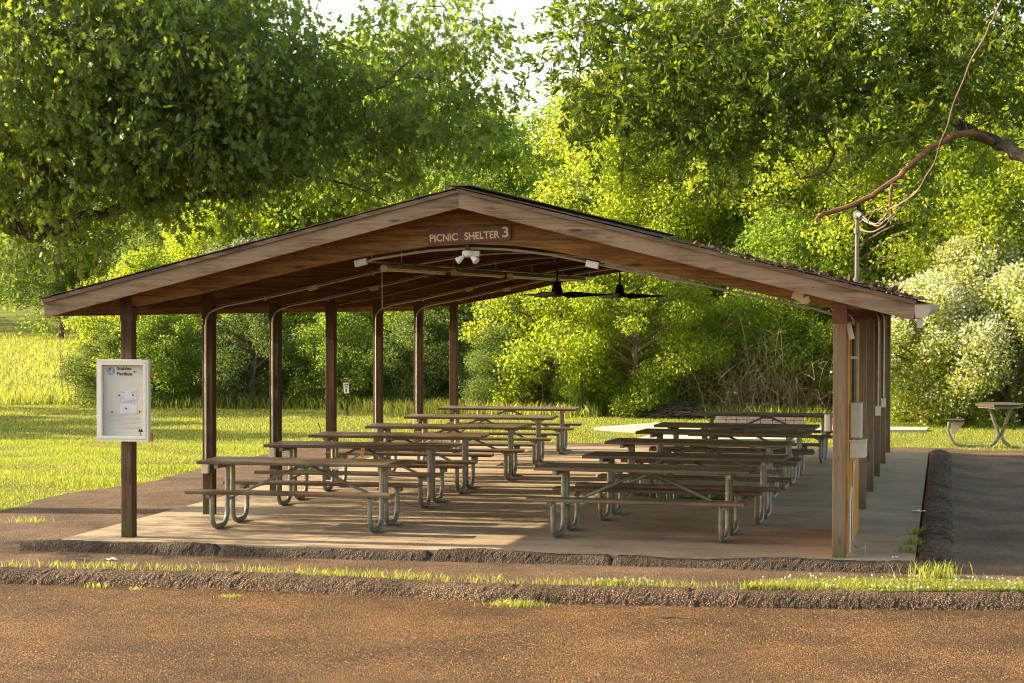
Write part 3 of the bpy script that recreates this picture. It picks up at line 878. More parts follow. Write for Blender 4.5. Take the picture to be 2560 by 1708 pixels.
# torn paper stapled near the right post
c = MB(); c.box((7.30, -.068, 2.66), (.11, .003, .10), Matrix.Rotation(.4, 3, 'Y')); c.box((7.37, -.0695, 2.61), (.10, .003, .06), Matrix.Rotation(-.3, 3, 'Y'))
tag(c.build('paper_scrap', 'tape'), 'torn scrap of taped paper on the front beam beside the right corner post', 'paper scrap')
c = MB(); c.box((7.822, -.01, 2.30), (.055, .004, .17), Matrix.Rotation(-.25, 3, 'Y'))
tag(c.build('paper_scrap', 'tape'), 'loose strip of tape hanging beside the maroon steel plate of the front right post', 'paper scrap')

# breaker box and meter box on the board wall
t = thing('breaker_box', 'tall grey breaker box mounted on the orange board wall by the front right post', 'electrical box', (7.86, .42, 1.18))
b = MB(); b.box((7.868, .42, 1.375), (.118, .26, .36), None, .006); bo = b.build('case', 'boxg', t)
b = MB(); b.box((7.868, .285, 1.375), (.106, .012, .345), None, .004); b.build('cover', 'boxg', t)
b = MB(); b.box((7.85, .33, 1.178), (.03, .03, .045)); b.build('fitting', 'conduit', t)
t = thing('meter_box', 'beige meter box fixed below the grey breaker box on the board wall', 'electrical box', (7.88, .38, .98))
b = MB(); b.box((7.893, .38, 1.075), (.165, .24, .16), None, .006); b.build('case', 'boxb', t)
b = MB(); b.box((7.893, .38, 1.168), (.178, .26, .018), None, .003); b.build('lid', 'boxb', t)

# ------------------------------------------------------------------ text helper
def text_mesh(body, size, sx=1.0, bold=0.0, depth=0.0):
    cu = bpy.data.curves.new('lettering', 'FONT')
    cu.body = body; cu.size = size; cu.offset = bold; cu.extrude = depth
    cu.align_x = 'LEFT'
    ob = bpy.data.objects.new('lettering', cu)
    COL.objects.link(ob)
    dg = bpy.context.evaluated_depsgraph_get()
    me = bpy.data.meshes.new_from_object(ob.evaluated_get(dg))
    bpy.data.objects.remove(ob)
    n = len(me.vertices); co = np.empty(n * 3, np.float32)
    me.vertices.foreach_get('co', co); co = co.reshape(-1, 3); co[:, 0] *= sx
    return me, co

def put_text(name, body, x, y, z, h, parent, mat, width=None, bold=0.0, rot=0.0, depth=.001):
    """lettering standing in the xz plane facing -y; h = capital height; width scales it to fit"""
    me, co = text_mesh(body, h / .70, 1.0, bold, depth)
    w = co[:, 0].max() - co[:, 0].min()
    co[:, 0] -= co[:, 0].min()
    if width: co[:, 0] *= width / w
    V = np.stack([co[:, 0], -co[:, 2], co[:, 1]], -1)
    c, s = math.cos(rot), math.sin(rot)
    X = V[:, 0] * c - V[:, 2] * s; Zz = V[:, 0] * s + V[:, 2] * c
    V = np.stack([X + x, V[:, 1] + y, Zz + z], -1)
    q = parent
    while q is not None:
        V = V - np.array(q.location); q = q.parent
    me.vertices.foreach_set('co', V.astype(np.float32).ravel()); me.update()
    me.materials.clear()
    return link(name, me, mat, parent)

# name sign on the front beam
t = thing('name_sign', 'brown wooden sign with cream routed letters on the front beam below the roof peak', 'sign', (3.87, -.085, 3.19))
ang = .053
def rotxz(x, z, ox=3.421, oz=3.192):
    c, s = math.cos(ang), math.sin(ang)
    return (ox + x * c - z * s, oz + x * s + z * c)
poly = []
for cx_, cz_, a0 in ((.872, .122, 0), (.028, .122, 90), (.028, .028, 180), (.872, .028, 270)):
    for k in range(5):
        a = math.radians(a0 + k * 22.5)
        poly.append(rotxz(cx_ + .028 * math.cos(a), cz_ + .028 * math.sin(a)))
b = MB(); b.prism_xz(poly[::-1], -.094, -.0675); b.build('panel', 'signbrown', t)
xq, zq = rotxz(.024, .030); put_text('lettering', 'PICNIC', xq, -.0955, zq, .074, t, 'cream', .305, .0022, ang)
xq, zq = rotxz(.402, .030); put_text('lettering', 'SHELTER', xq, -.0955, zq, .074, t, 'cream', .378, .0022, ang)
xq, zq = rotxz(.810, .034); put_text('lettering', '3', xq, -.0955, zq, .105, t, 'cream', .066, .003, ang)

# notice board on the front left post
t = thing('notice_board', 'cream framed notice cabinet with a white poster on the front left post', 'notice board', (0, -.12, 1.05))
x0, x1, z0, z1 = -.312, .292, 1.060, 1.955
def frame(x0, x1, z0, z1, w, y0, y1, name, mat, par):
    b = MB()
    yc, th = (y0 + y1) / 2, y1 - y0
    b.box(((x0 + x1) / 2, yc, z1 - w / 2), (x1 - x0, th, w)); b.box(((x0 + x1) / 2, yc, z0 + w / 2), (x1 - x0, th, w))
    b.box((x0 + w / 2, yc, (z0 + z1) / 2), (w, th, z1 - z0 - 2 * w)); b.box((x1 - w / 2, yc, (z0 + z1) / 2), (w, th, z1 - z0 - 2 * w))
    return b.build(name, mat, par)
b = MB(); b.box(((x0 + x1) / 2, -.082, (z0 + z1) / 2), (x1 - x0 - .004, .010, z1 - z0 - .004)); b.build('back_panel', 'frame', t)
frame(x0, x1, z0, z1, .026, -.150, -.087, 'cabinet_frame', 'frame', t)
door = frame(x0 + .029, x1 - .029, z0 + .029, z1 - .029, .030, -.154, -.120, 'door_frame', 'frame', t)
b = MB(); b.box(((x0 + x1) / 2, -.128, (z0 + z1) / 2), (x1 - x0 - .116, .003, z1 - z0 - .116)); b.build('glass_pane', 'glass', t)
for zq in (1.11, 1.80):
    b = MB(); b.box((.30, -.084, zq), (.035, .025, .09)); b.build('mounting_batten', 'orange', t)
b = MB(); b.box((-.010, -.0865, 1.507), (.488, .002, .780)); po = b.build('poster', 'paper', t)
yp = -.0885
b = MB(); b.lathe([(.047, -.0006), (.047, .0006)], (-.168, yp, 1.828), 28, 'Y'); b.build('emblem', 'blue', po)
put_text('lettering', '3', -.186, yp - .0015, 1.803, .050, po, 'white', .036, .001)
put_text('lettering', 'Stables', -.100, yp - .001, 1.838, .036, po, 'ink', .168, .0012)
put_text('lettering', 'Pavilion', -.100, yp - .001, 1.780, .036, po, 'ink', .180, .0012)
b = MB()
zq = 1.368
for k, wd in enumerate((.39, .37, .25, .37, .41, .38, .16, .39, .36, .24, 0, .40, .39, .05, 0, .22, 0, .11)):
    if wd: b.box((-.212 + wd / 2, yp, zq - k * .0140), (wd, .0008, .0030))
b.build('small_print', 'pencil', po)
b = MB()
for k in range(7):
    b.lathe([(.010, -.0006), (.010, .0006)], (.176 + .018 * math.cos(k), yp, 1.176 + .009 * math.sin(k * 2)), 10, 'Y')
b.box((.176, yp, 1.155), (.007, .001, .03)); b.build('tree_logo', 'ink', po)
b = MB(); b.box((.176, yp, 1.130), (.034, .0008, .020)); b.build('tree_logo_caption', 'pencil', po)
b = MB(); b.box((.032, -.0905, 1.50), (.200, .0015, .268), Matrix.Rotation(-.02, 3, 'Y')); no = b.build('note', 'note', t)
put_text('handwriting', 'Cassidy', -.062, -.0925, 1.478, .058, no, 'pencil', .185, -.0004)
put_text('handwriting', '9am', -.055, -.0925, 1.588, .020, no, 'pencil', .05, -.0002)
put_text('handwriting', 'to 3', .065, -.0925, 1.590, .022, no, 'pencil', .05, -.0002)
for (px_, pz_) in ((.108, 1.822), (-.178, 1.848), (-.072, 1.562), (.088, 1.566), (.008, 1.418), (-.155, 1.380), (.168, 1.385), (.214, 1.495)):
    b = MB(); b.lathe([(.008, -.006), (.010, 0), (.006, .006)], (px_, -.097, pz_), 10, 'Y'); b.build('push_pin', 'ink', t)

# ------------------------------------------------------------------ lamps and fans
for k, (y0, y1) in enumerate(((1.08, 3.71), (4.30, 7.04), (7.61, 10.67), (11.09, 13.52))):
    t = thing('strip_light', ['nearest enamel strip light of the row under the roof, with the pull cord', 'second strip light from the front in the row under the roof',
              'third strip light from the front in the row under the roof', 'farthest strip light of the row under the roof, next to the trees'][k], 'strip light', (2.6, y0, 2.98), 'strip lights hung in a row under the roof')
    b = MB(); b.prism_xz([(2.545, 2.965), (2.575, 3.005), (2.625, 3.005), (2.655, 2.965), (2.648, 2.960), (2.552, 2.960)], y0, y1); b.build('housing', 'lamp', t)
    b = MB(); b.tube([(2.578, y0 + .05, 2.947), (2.578, y1 - .05, 2.947)], .011, 8); b.build('tube', 'white', t, True)
    b = MB(); b.tube([(2.622, y0 + .05, 2.947), (2.622, y1 - .05, 2.947)], .011, 8); b.build('tube', 'white', t, True)
    for yq in (y0 + .03, y1 - .03):
        b = MB(); b.box((2.6, yq, 2.945), (.09, .03, .035)); b.build('lamp_holder', 'lamp', t)
    if k == 0:
        b = MB(); b.tube([(2.6, 1.0, 2.96), (2.603, 1.0, 2.52)], .004, 5); b.build('pull_cord', 'tape', t)
b = MB(); b.tube([(2.6, .08, 3.03), (2.6, 14.6, 3.03)], .012, 6)
b.build('conduit', 'conduit', S, True)
for yq in np.arange(.6, 14.5, 1.22):
    b = MB(); b.bar((2.6, yq, 3.02), (2.6, yq, decku(2.6)), .012, .012); b.build('conduit_clip', 'conduit', S)
# a strip light on the right slope
t = thing('strip_light', 'strip light under the right roof slope, just behind the front beam', 'strip light', (5.2, .6, 2.9))
b = MB(); b.prism_xz([(5.20, 3.008), (5.21, 3.05), (6.05, 2.862), (6.04, 2.820)], .30, .38); b.build('housing', 'lamp', t)
b = MB(); b.tube([(5.24, .34, 2.985), (6.0, .34, 2.813)], .011, 8); b.build('tube', 'white', t, True)

t = thing('flood_light', 'twin head white flood light on the front beam under the name sign', 'flood light', (3.86, -.08, 3.18))
b = MB(); b.lathe([(.055, 3.075), (.06, 3.085), (.06, 3.12), (.045, 3.13)], (3.855, -.10, 0), 14); b.lathe([(.035, 3.058), (.058, 3.075)], (3.855, -.10, 0), 14); b.build('mount_box', 'white', t, True)
b = MB(); b.box((3.855, -.10, 3.155), (.04, .04, .05)); b.build('bracket', 'black', t)
for sd in (-1, 1):
    d = Vector((sd * .75, -.35, -.6)).normalized(); p = Vector((3.855 + sd * .045, -.11, 3.065))
    b = MB(); b.tube([p, p + d * .03, p + d * .075, p + d * .085], [.016, .026, .040, .036], 12); b.build('lamp_head', 'white', t, True)
b = MB(); b.box((3.945, -.095, 3.095), (.075, .06, .06), None, .004); b.build('sensor', 'boxg', t)

def fan(x, y, a0, label):
    t = thing('ceiling_fan', label, 'ceiling fan', (x, y, 2.62), 'black ceiling fans under the ridge')
    zt = soffit(x)
    b = MB(); b.lathe([(.055, zt), (.05, zt - .06), (.018, zt - .12)], (x, y, 0), 12); b.build('canopy', 'black', t, True)
    b = MB(); b.tube([(x, y, zt - .1), (x, y, 2.82)], .014, 8); b.build('rod', 'black', t)
    b = MB(); b.lathe([(.035, 2.86), (.05, 2.84), (.075, 2.72), (.085, 2.70), (.085, 2.675), (.05, 2.655)], (x, y, 0), 16); b.build('motor', 'black', t, True)
    for k in range(3):
        a = math.radians(a0 + 120 * k); d = Vector((math.cos(a), math.sin(a), 0)); s = Vector((-math.sin(a), math.cos(a), 0))
        V = []
        for i, (r, w, tw) in enumerate(((.07, .05, .25), (.14, .075, .5), (.22, .095, .42), (.42, .08, .25), (.62, .055, .12), (.72, .03, .05))):
            c = Vector((x, y, 2.685 + .0 * r)) + d * r
            n = s * math.cos(tw) + Vector((0, 0, math.sin(tw)))
            th = Vector((0, 0, .004))
            V += [c - n * w + th, c + n * w + th, c + n * w - th, c - n * w - th]
        F = [(0, 1, 2, 3)]
        for i in range(5):
            for k2 in range(4):
                F.append((i * 4 + k2, i * 4 + (k2 + 1) % 4, i * 4 + 4 + (k2 + 1) % 4, i * 4 + 4 + k2))
        F.append((20, 23, 22, 21))
        b = MB(); b.add(V, F); b.build('blade', 'black', t)
fan(3.83, 4.88, 8, 'nearer black ceiling fan, hung left of the other one under the ridge')
fan(3.845, 9.76, 12, 'farther black ceiling fan, hung right of the other one in the picture, against bright trees')

# ------------------------------------------------------------------ service mast and cable
t = thing('service_mast', 'grey steel service mast with a weatherhead rising through the right roof slope', 'mast', (7.83, 1.2, 2.75))
b = MB(); b.tube([(7.83, 1.2, 2.62), (7.83, 1.2, 3.50)], .023, 12); b.build('pipe', 'mast', t, True)
b = MB(); b.lathe([(.034, 3.485), (.038, 3.50), (.040, 3.53), (.04, 3.555), (.015, 3.575)], (7.83, 1.2, 0), 14); b.tube([(7.85, 1.17, 3.53), (7.885, 1.12, 3.505)], [.036, .03], 10); b.build('weatherhead', 'mast', t, True)
b = MB(); b.lathe([(.14, 2.77), (.06, 2.81), (.03, 2.86)], (7.83, 1.2, 0), 14); b.build('flashing', 'conduitD', t, True)
b = MB(); b.lathe([(.036, 3.33), (.036, 3.38)], (7.83, 1.2, 0), 10); b.build('clamp', 'mast', t)
t = thing('service_cable', 'twisted overhead cable sagging down from the upper right to the roof mast', 'cable', (7.9, 1.2, 3.5))
def smooth_path(P, n=8):
    P = [Vector(p) for p in P]; out = []
    for i in range(len(P) - 1):
        p0, p1, p2, p3 = P[max(i - 1, 0)], P[i], P[i + 1], P[min(i + 2, len(P) - 1)]
        for k in range(n):
            t_ = k / n
            out.append(.5 * ((2 * p1) + (p2 - p0) * t_ + (2 * p0 - 5 * p1 + 4 * p2 - p3) * t_ ** 2 + (3 * p1 - p0 - 3 * p2 + p3) * t_ ** 3))
    out.append(P[-1]); return out
C1 = [(7.86, 1.15, 3.53), (7.96, 1.0, 3.43), (8.09, .5, 3.42), (8.22, -.1, 3.53), (8.45, -1.12, 3.60), (8.64, -1.9, 3.82), (8.77, -2.68, 4.11), (8.92, -3.45, 4.47), (9.1, -4.22, 4.76), (9.19, -5.0, 4.87), (9.8, -9, 5.6)]
C2 = [(7.86, 1.15, 3.36), (8.05, .75, 3.34), (8.2, .3, 3.43), (8.30, -.15, 3.51), (8.36, -.6, 3.56), (8.50, -1.12, 3.66), (8.655, -1.9, 3.84), (8.775, -2.68, 4.12), (8.925, -3.45, 4.478), (9.105, -4.22, 4.768), (9.195, -5.0, 4.878), (9.8, -9, 5.61)]
C3 = [(7.87, 1.15, 3.52), (8.05, .8, 3.41), (8.16, .5, 3.47), (8.13, .3, 3.55), (8.03, .4, 3.52), (7.98, .6, 3.42), (8.1, .2, 3.38), (8.24, -.2, 3.47)]
for C, r in ((C1, .008), (C2, .008), (C3, .007)):
    q = smooth_path(C); Q = []
    for i, p in enumerate(q):
        k = i * .9
        Q.append(p + Vector((.006 * math.cos(k), 0, .006 * math.sin(k))))
    b = MB(); b.tube(Q, r, 6); b.build('wire', 'cable', t, True)

# ------------------------------------------------------------------ picnic tables
def make_table(mat, label, group):
    t = thing('picnic_table', label, 'picnic table', (0, 0, 0), group)
    Lh = 1.19
    for k in (-1, 0, 1):
        b = MB(); b.box((0.006 * k, k * .246, .746), (2 * Lh, .240, .038), None, .008); b.build('tabletop_board', mat, t)
    for k in (-1, 1):
        b = MB(); b.box((.004 * k, k * .635, .440), (2 * Lh, .245, .038), None, .008); b.build('bench_board', mat, t)
    for sx in (-1, 1):
        x = sx * .92
        b = MB(); b.bar((x + sx * .045, -.36, .703), (x + sx * .045, .36, .703), .045, .045); b.build('top_bracket', 'steel', t)
        for sy in (-1, 1):
            P = [(x, sy * .615, .418)]
            P += [(x, sy * .615, .17), (x, sy * .600, .11), (x, sy * .555, .062), (x, sy * .50, .036), (x, sy * .44, .030), (x, sy * .27, .030), (x, sy * .21, .036), (x, sy * .155, .062), (x, sy * .112, .11), (x, sy * .100, .17), (x, sy * .095, .72)]
            b = MB(); b.tube(P, .029, 10); b.build('leg', 'steel', t, True)
            b = MB(); b.prism_xz([(x - .01, .40), (x + .01, .40), (x + .01, .42), (x - .01, .42)], sy * .52, sy * .74); b.box((x + sx * .04, sy * .60, .395), (.05, .10, .05)); b.build('bench_bracket', 'steel', t)
        b = MB(); b.box((x, 0, .315), (.03, .17, .03)); b.build('leg_bolt', 'steel', t)
        b = MB(); b.tube([(sx * .06, 0, .70), (x - sx * .02, 0, .325)], .017, 8); b.build('brace', 'steel', t, True)
    b = MB(); b.box((0, 0, .704), (.20, .07, .05), None, .01); b.build('centre_bracket', 'steel', t)
    return t
TL = make_table('plankL', '', None)
TR = make_table('plankR', '', None)
LT = [(1.58, 1.40, .025, 'brown picnic table nearest the notice board, front of the left row'),
      (1.43, 4.10, .03, 'second brown picnic table from the front in the left row, orange tag on its edge'),
      (1.39, 6.05, .06, 'third brown picnic table from the front in the left row'),
      (1.56, 8.15, .10, 'fourth brown picnic table from the front in the left row'),
      (1.46, 10.65, .09, 'second farthest picnic table of the left row, next to the last one'),
      (1.33, 13.30, .08, 'farthest picnic table of the left row, yellow tag under its right end')]
RT = [(5.53, 1.40, -.03, 'mossy front picnic table of the right row, nearest the front right post'),
      (5.74, 3.20, -.03, 'second mossy picnic table from the front in the right row'),
      (5.60, 5.60, -.07, 'third mossy picnic table from the front in the right row, over the puddle'),
      (5.68, 7.70, -.06, 'fourth picnic table of the right row, close in front of the fifth'),
      (5.70, 9.30, -.02, 'fifth picnic table of the right row, close behind the fourth'),
      (5.86, 12.45, -.02, 'farthest picnic table of the right row, before the low stone wall')]
for first, lst, grp in ((TL, LT, 'picnic tables in the left row'), (TR, RT, 'picnic tables in the right row')):
    for i, (x, y, a, lab) in enumerate(lst):
        o = first if i == 0 else copy_tree(first)
        o.location = (x, y, 0); o.rotation_euler = (0, 0, a)
        tag(o, lab, 'picnic table', grp)
def scrap(x, y, z, w, h, mat, lab, cat='tag', a=0.0):
    b = MB(); b.box((x, y, z), (w, .004, h), Matrix.Rotation(a, 3, 'Y')); tag(b.build('paper_tag' if cat == 'tag' else 'tape_scrap', mat), lab, cat)
scrap(2.40, 12.98, .66, .045, .13, 'yellow', 'yellow paper tag hanging under the right end of the farthest left row table')
scrap(1.55, 3.735, .685, .05, .11, 'tag', 'orange paper tag hanging from the second left row table edge', 'tag', .1)
scrap(2.05, 1.045, .712, .15, .025, 'tape', 'beige tape remnant along the underside of the front left table', 'tape')

# outlying table on the grass at the right edge
t = thing('pedestal_table', 'weathered pedestal table with curved steel legs on the grass at the right edge', 'picnic table', (9.65, 17.5, -.06))
cx, cy, gz = 9.70, 17.6, -.05
hexa = [(cx + .47 * math.cos(math.radians(a)), cy + .55 * math.sin(math.radians(a))) for a in range(15, 375, 60)]
b = MB(); b.prism_xy(hexa, gz + .735, gz + .775); b.build('tabletop', 'darkplank', t)
b = MB(); b.prism_xy([(cx + (x - cx) * .9, cy + (y - cy) * .9) for x, y in hexa], gz + .70, gz + .733); b.build('apron', 'steel', t)
for a in (20, 160, 200, 340):
    d = Vector((math.cos(math.radians(a)), math.sin(math.radians(a)), 0)); c0 = Vector((cx, cy, gz))
    P = [c0 + d * .21 + Vector((0, 0, .71)), c0 + d * .12 + Vector((0, 0, .45)), c0 + d * .04 + Vector((0, 0, .24)), c0 + d * .04 + Vector((0, 0, .14)), c0 + d * .11 + Vector((0, 0, .04)), c0 + d * .19 + Vector((0, 0, -.01))]
    b = MB(); b.tube(smooth_path(P, 4), .030, 8); b.build('leg', 'steel', t, True)
for sx in (-1, 1):
    bx = cx + sx * .80
    b = MB(); b.box((bx, cy - .12, gz + .455), (.30, .34, .038), None, .005); so = b.build('seat', 'darkplank', t)
    b = MB(); b.prism_xz([(bx - sx * .16, gz + .43), (bx + sx * .10, gz + .43), (bx + sx * .08, gz + .22), (bx + sx * .02, gz + .20)][::sx], cy - .16, cy - .10); b.build('seat_bracket', 'boxg', t)
    P = [Vector((bx + sx * .12, cy - .13, gz + .43)), Vector((bx + sx * .14, cy - .13, gz + .28)), Vector((bx + sx * .09, cy - .13, gz + .12)), Vector((bx - sx * .06, cy - .13, gz - .01)), Vector((cx + sx * .2, cy - .05, gz - .03))]
    b = MB(); b.tube(smooth_path(P, 4), .026, 8); b.build('seat_arm', 'steel', t, True)

# low stone wall
t = thing('stone_wall', 'low wall of grey split stone blocks beyond the far right table', 'wall', (4.7, 22.5, -.05))
xq = 3.85
while xq < 5.6:
    w = random.uniform(.16, .30)
    for row in range(2):
        mb = MB(); hh = .09
        mb.box((xq + w / 2, 22.53 + random.uniform(-.012, .012), -.02 + row * (hh + .006) + hh / 2), (w - .012, .26, hh), None, .012); mb.build('stone', 'stone', t)
    xq += w
mb = MB(); mb.box((4.72, 22.53, .195), (1.84, .30, .03), None, .006); mb.build('capstone', 'stone', t)

# numbered marker sign in the meadow
t = thing('marker_sign', 'small white numbered marker sign on a thin post before the thicket', 'sign', (-5.1, 24.6, -.08))
b = MB(); b.box((-5.09, 24.61, .30), (.035, .03, .80)); b.build('post', 'black', t)
b = MB(); b.box((-5.11, 24.585, .56), (.125, .012, .25), Matrix.Rotation(-.06, 3, 'Y'), .002); b.build('plate', 'white', t)
put_text('lettering', '1', -5.125, 24.577, .465, .085, t, 'ink', .03, .004)
put_text('lettering', 'TEE', -5.158, 24.577, .57, .040, t, 'ink', .085, .001)
b = MB()
for k, w in enumerate((.012, .03, .022)):
    b.box((-5.15 + k * .036, 24.576, .645), (w, .002, .036))
b.build('faded_lettering', 'ink', t)
b = MB(); b.tube([(-2.9, 16.0, -.07), (-3.02, 16.0, .28)], .008, 5)
tag(b.build('stake', 'black'), 'thin dark stake leaning in the sunlit meadow grass', 'stake')

# litter
for (x, y, z, w, lab, mat) in ((8.44, 4.6, .012, .16, 'crumpled white napkin at the right edge of the slab', 'note'), (.25, -1.05, -.118, .14, 'white scrap of paper on the asphalt in front of the slab, left', 'note'),
                               (8.28, .0, .006, .06, 'small white scrap on the slab corner near the clover', 'note')):
    mb = MB(); nn = 7; V = []
    for i in range(nn):
        for j in range(4):
            V.append((x + (i / (nn - 1) - .5) * w, y + (j / 3 - .5) * w * .8, z + random.uniform(0, .022)))
    mb.add(V, [(i * 4 + j, i * 4 + 4 + j, i * 4 + 5 + j, i * 4 + 1 + j) for i in range(nn - 1) for j in range(3)])
    tag(mb.build('paper_litter', mat), lab, 'litter')
b = MB(); b.tube([(6.3, -2.75, -.243), (6.42, -2.72, -.236), (6.52, -2.74, -.243)], .008, 5)
tag(b.build('twig', 'bark'), 'short dark twig lying on the road below the kerb', 'twig')

# ------------------------------------------------------------------ grass
def blades(name, P, h, w, tint, lean=.5, seg2=True):
    n = len(P); a = rng.uniform(0, 2 * np.pi, n)
    S = np.stack([np.cos(a), np.sin(a), np.zeros(n)], -1) * w[:, None] * .5
    b = rng.uniform(0, 2 * np.pi, n); l = rng.uniform(.1, 1, n) * lean
    D = np.stack([np.cos(b) * l, np.sin(b) * l, np.ones(n)], -1)
    T = P + D * h[:, None]
    if not seg2:
        V = np.stack([P - S, P + S, T], 1)
        return arr_mesh(name, V.reshape(-1, 3), np.full(n, 3), tint)
    Mm = P + D * np.array([.4, .4, .62]) * h[:, None]
    V = np.stack([P - S, P + S, Mm + S * .7, T, Mm - S * .7], 1)
    return arr_mesh(name, V.reshape(-1, 3), np.full(n, 5), tint)

def left_edge(y):
    return np.interp(y, [1.9, 3, 4.7, 6.3, 7.3, 9.5, 12, 14.5, 15.6, 16.2], [-2.7, -2.95, -3.05, -2.85, -2.6, -2.85, -2.85, -2.6, -1.9, -1.2])

def zone(n, xr, yr):
    return np.stack([rng.uniform(*xr, n), rng.uniform(*yr, n)], -1)

def in_frame(Q, m=.6):
    # visible strip of the field (keeps the blade budget where the camera can see, with a margin)
    d = Q[:, 1] + 20.5
    return (Q[:, 0] > 8.84 - d * .53 - m * 2) & (Q[:, 0] < 8.84 + d * .07 + m * 2)

def patch(Q, f=.9, seed=0):
    return .5 + .25 * np.sin(Q[:, 0] * f + 2 * np.sin(Q[:, 1] * f * .6 + seed)) + .25 * np.sin(Q[:, 1] * f * 1.7 + 1.5 * np.sin(Q[:, 0] * f * .8))

Q = zone(150000, (-9, -2.0), (1.7, 15)); Q = Q[in_frame(Q)]; Q = Q[Q[:, 0] < left_edge(Q[:, 1]) + rng.normal(0, .16, len(Q))]
pt = patch(Q, 1.6); keep = rng.random(len(Q)) < .35 + .65 * pt; Q, pt = Q[keep], pt[keep]
P = np.column_stack([Q, G(Q[:, 0], Q[:, 1]) - .035])
h = rng.uniform(.022, .065, len(P)) * (.5 + 1.0 * pt ** 2)
tag(link('meadow_grass', blades('meadow_grass', P, h, rng.uniform(.005, .010, len(P)), np.clip(rng.normal(.62 - .35 * pt, .2), 0, 1)), 'blade'), 'sunlit green grass beside the asphalt path left of the shelter', 'grass', None, 'stuff')
Q = zone(120000, (-16, 12), (15, 28)); Q = Q[in_frame(Q)]
ok = (Q[:, 1] > 16.15 + .12 * np.maximum(0, Q[:, 0] - 6) + rng.normal(0, .06, len(Q))) | (Q[:, 0] < -1.6)
pad = ((Q[:, 0] > 1.6) & (Q[:, 0] < 8.3) & (Q[:, 1] > 20.3 + (Q[:, 0] - 2.4) * .2) & (Q[:, 1] < 22.7)) | ((Q[:, 0] > 2.95) & (Q[:, 0] < 5.9) & (Q[:, 1] > 17.75) & (Q[:, 1] < 19.4))
Q = Q[ok & ~pad]; pt = patch(Q, 1.1, 2)
P = np.column_stack([Q, G(Q[:, 0], Q[:, 1]) - .035])
h = rng.uniform(.025, .06, len(P)) * (.5 + .8 * pt)
tag(link('meadow_grass', blades('meadow_grass', P, h, rng.uniform(.010, .020, len(P)), np.clip(rng.normal(.62 - .3 * pt, .2), 0, 1), .6, False), 'blade'), 'mown grass of the meadow between the shelter and the trees', 'grass', None, 'stuff')
# rank weeds at the foot of the trees
Q = zone(30000, (-17, 13), (24.5, 30)); Q = Q[in_frame(Q)]
Q = Q[(Q[:, 1] > 25.0 + 1.0 * np.sin(Q[:, 0] * .8) * .6 + 2.0 * sstep(-3, -9, Q[:, 0]))]
P = np.column_stack([Q, G(Q[:, 0], Q[:, 1]) - .04])
tag(link('tall_weeds', blades('tall_weeds', P, rng.uniform(.10, .42, len(P)), rng.uniform(.012, .03, len(P)), np.clip(rng.normal(.45, .25, len(P)), 0, 1), .7), 'blade'), 'rank tall weeds along the foot of the tree line', 'weeds', None, 'stuff')
# far meadow rising at the left
Q = zone(70000, (-34, -9), (28, 62)); Q = Q[in_frame(Q)]
P = np.column_stack([Q, G(Q[:, 0], Q[:, 1]) - .04])
tag(link('meadow_grass', blades('meadow_grass', P, rng.uniform(.06, .16, len(P)), rng.uniform(.02, .05, len(P)), np.clip(rng.normal(.5, .22, len(P)), 0, 1), .6, False), 'blade'), 'grass of the meadow rising behind the trees at the left edge', 'grass', None, 'stuff')
# sparse grass behind the road kerb
Q = []
for k in range(5200):
    x = random.uniform(-2, 10); d = abs(random.gauss(.08, .12))
    dens = .25 + .75 * (.5 + .5 * math.sin(x * 2.3 + 1.2 * math.sin(x * 5))) * (.9 if 1.4 < x < 4.6 else .45)
    if random.random() < dens: Q.append((x, float(kerb_y(x)) + .27 + d))
Q = np.array(Q)
P = np.column_stack([Q, np.full(len(Q), -.135)])
tag(link('kerb_grass', blades('kerb_grass', P, rng.uniform(.03, .095, len(P)), rng.uniform(.005, .009, len(P)), np.clip(rng.normal(.55, .22, len(P)), 0, 1), .8), 'blade'), 'thin grass growing in the crack behind the road kerb', 'grass', None, 'stuff')
n = 3200
X = rng.uniform(6.9, 11, n); Y = kerb_y(X) + .28 + np.abs(rng.normal(0, .30, n)) * np.clip((X - 6.7) / 1.2, .2, 1)
P = np.column_stack([X, Y, np.full(n, -.14)])
tag(link('verge_grass', blades('verge_grass', P, rng.uniform(.03, .11, n), rng.uniform(.005, .010, n), np.clip(rng.normal(.45, .22, n), 0, 1), .8), 'blade'), 'bright grass of the verge among the clover at the right', 'grass', None, 'stuff')
# clover patch with white flowers at the right
def clover(n, cx, cy, rx, ry, nf):
    a = rng.uniform(0, 2 * np.pi, n); r = np.sqrt(rng.random(n))
    X = cx + rx * r * np.cos(a); Y = np.maximum(cy + ry * r * np.sin(a), kerb_y(cx + rx * r * np.cos(a)) + .22)
    Zz = -.13 + rng.uniform(.01, .085, n) * (1.15 - r)
    Pp = np.stack([X, Y, Zz], -1)
    lv = leaves('clover', Pp, rdir(n) * [1, 1, .3], rdir(n) * .5 + [0, 0, 1], rng.uniform(.012, .026, n), OVAL, rng.random(n))
    o = link('clover', lv, 'blade')
    return o, Pp
o, Pp = clover(20000, 9.0, -1.12, 2.1, .56, 0)
tag(o, 'clover patch behind the kerb at the right with white flower heads', 'clover', None, 'stuff')
idx = rng.choice(len(Pp), 110, replace=False)
b = MB()
for i in idx:
    q = Pp[i]; z = max(q[2], -.11) + .03
    b.tube([(q[0], q[1], z - .05), (q[0], q[1], z)], .0015, 3, False)
    b.lathe([(.003, z - .006), (.009, z), (.007, z + .006), (.002, z + .009)], (q[0], q[1], 0), 6)
fo = b.build('flower_heads', 'petal', o); fo['kind'] = 'stuff'
o, Pp = clover(900, 5.75, -1.60, .35, .06, 0)
tag(o, 'small clover tuft with flowers on the middle of the kerb edge', 'clover', None, 'stuff')
b = MB()
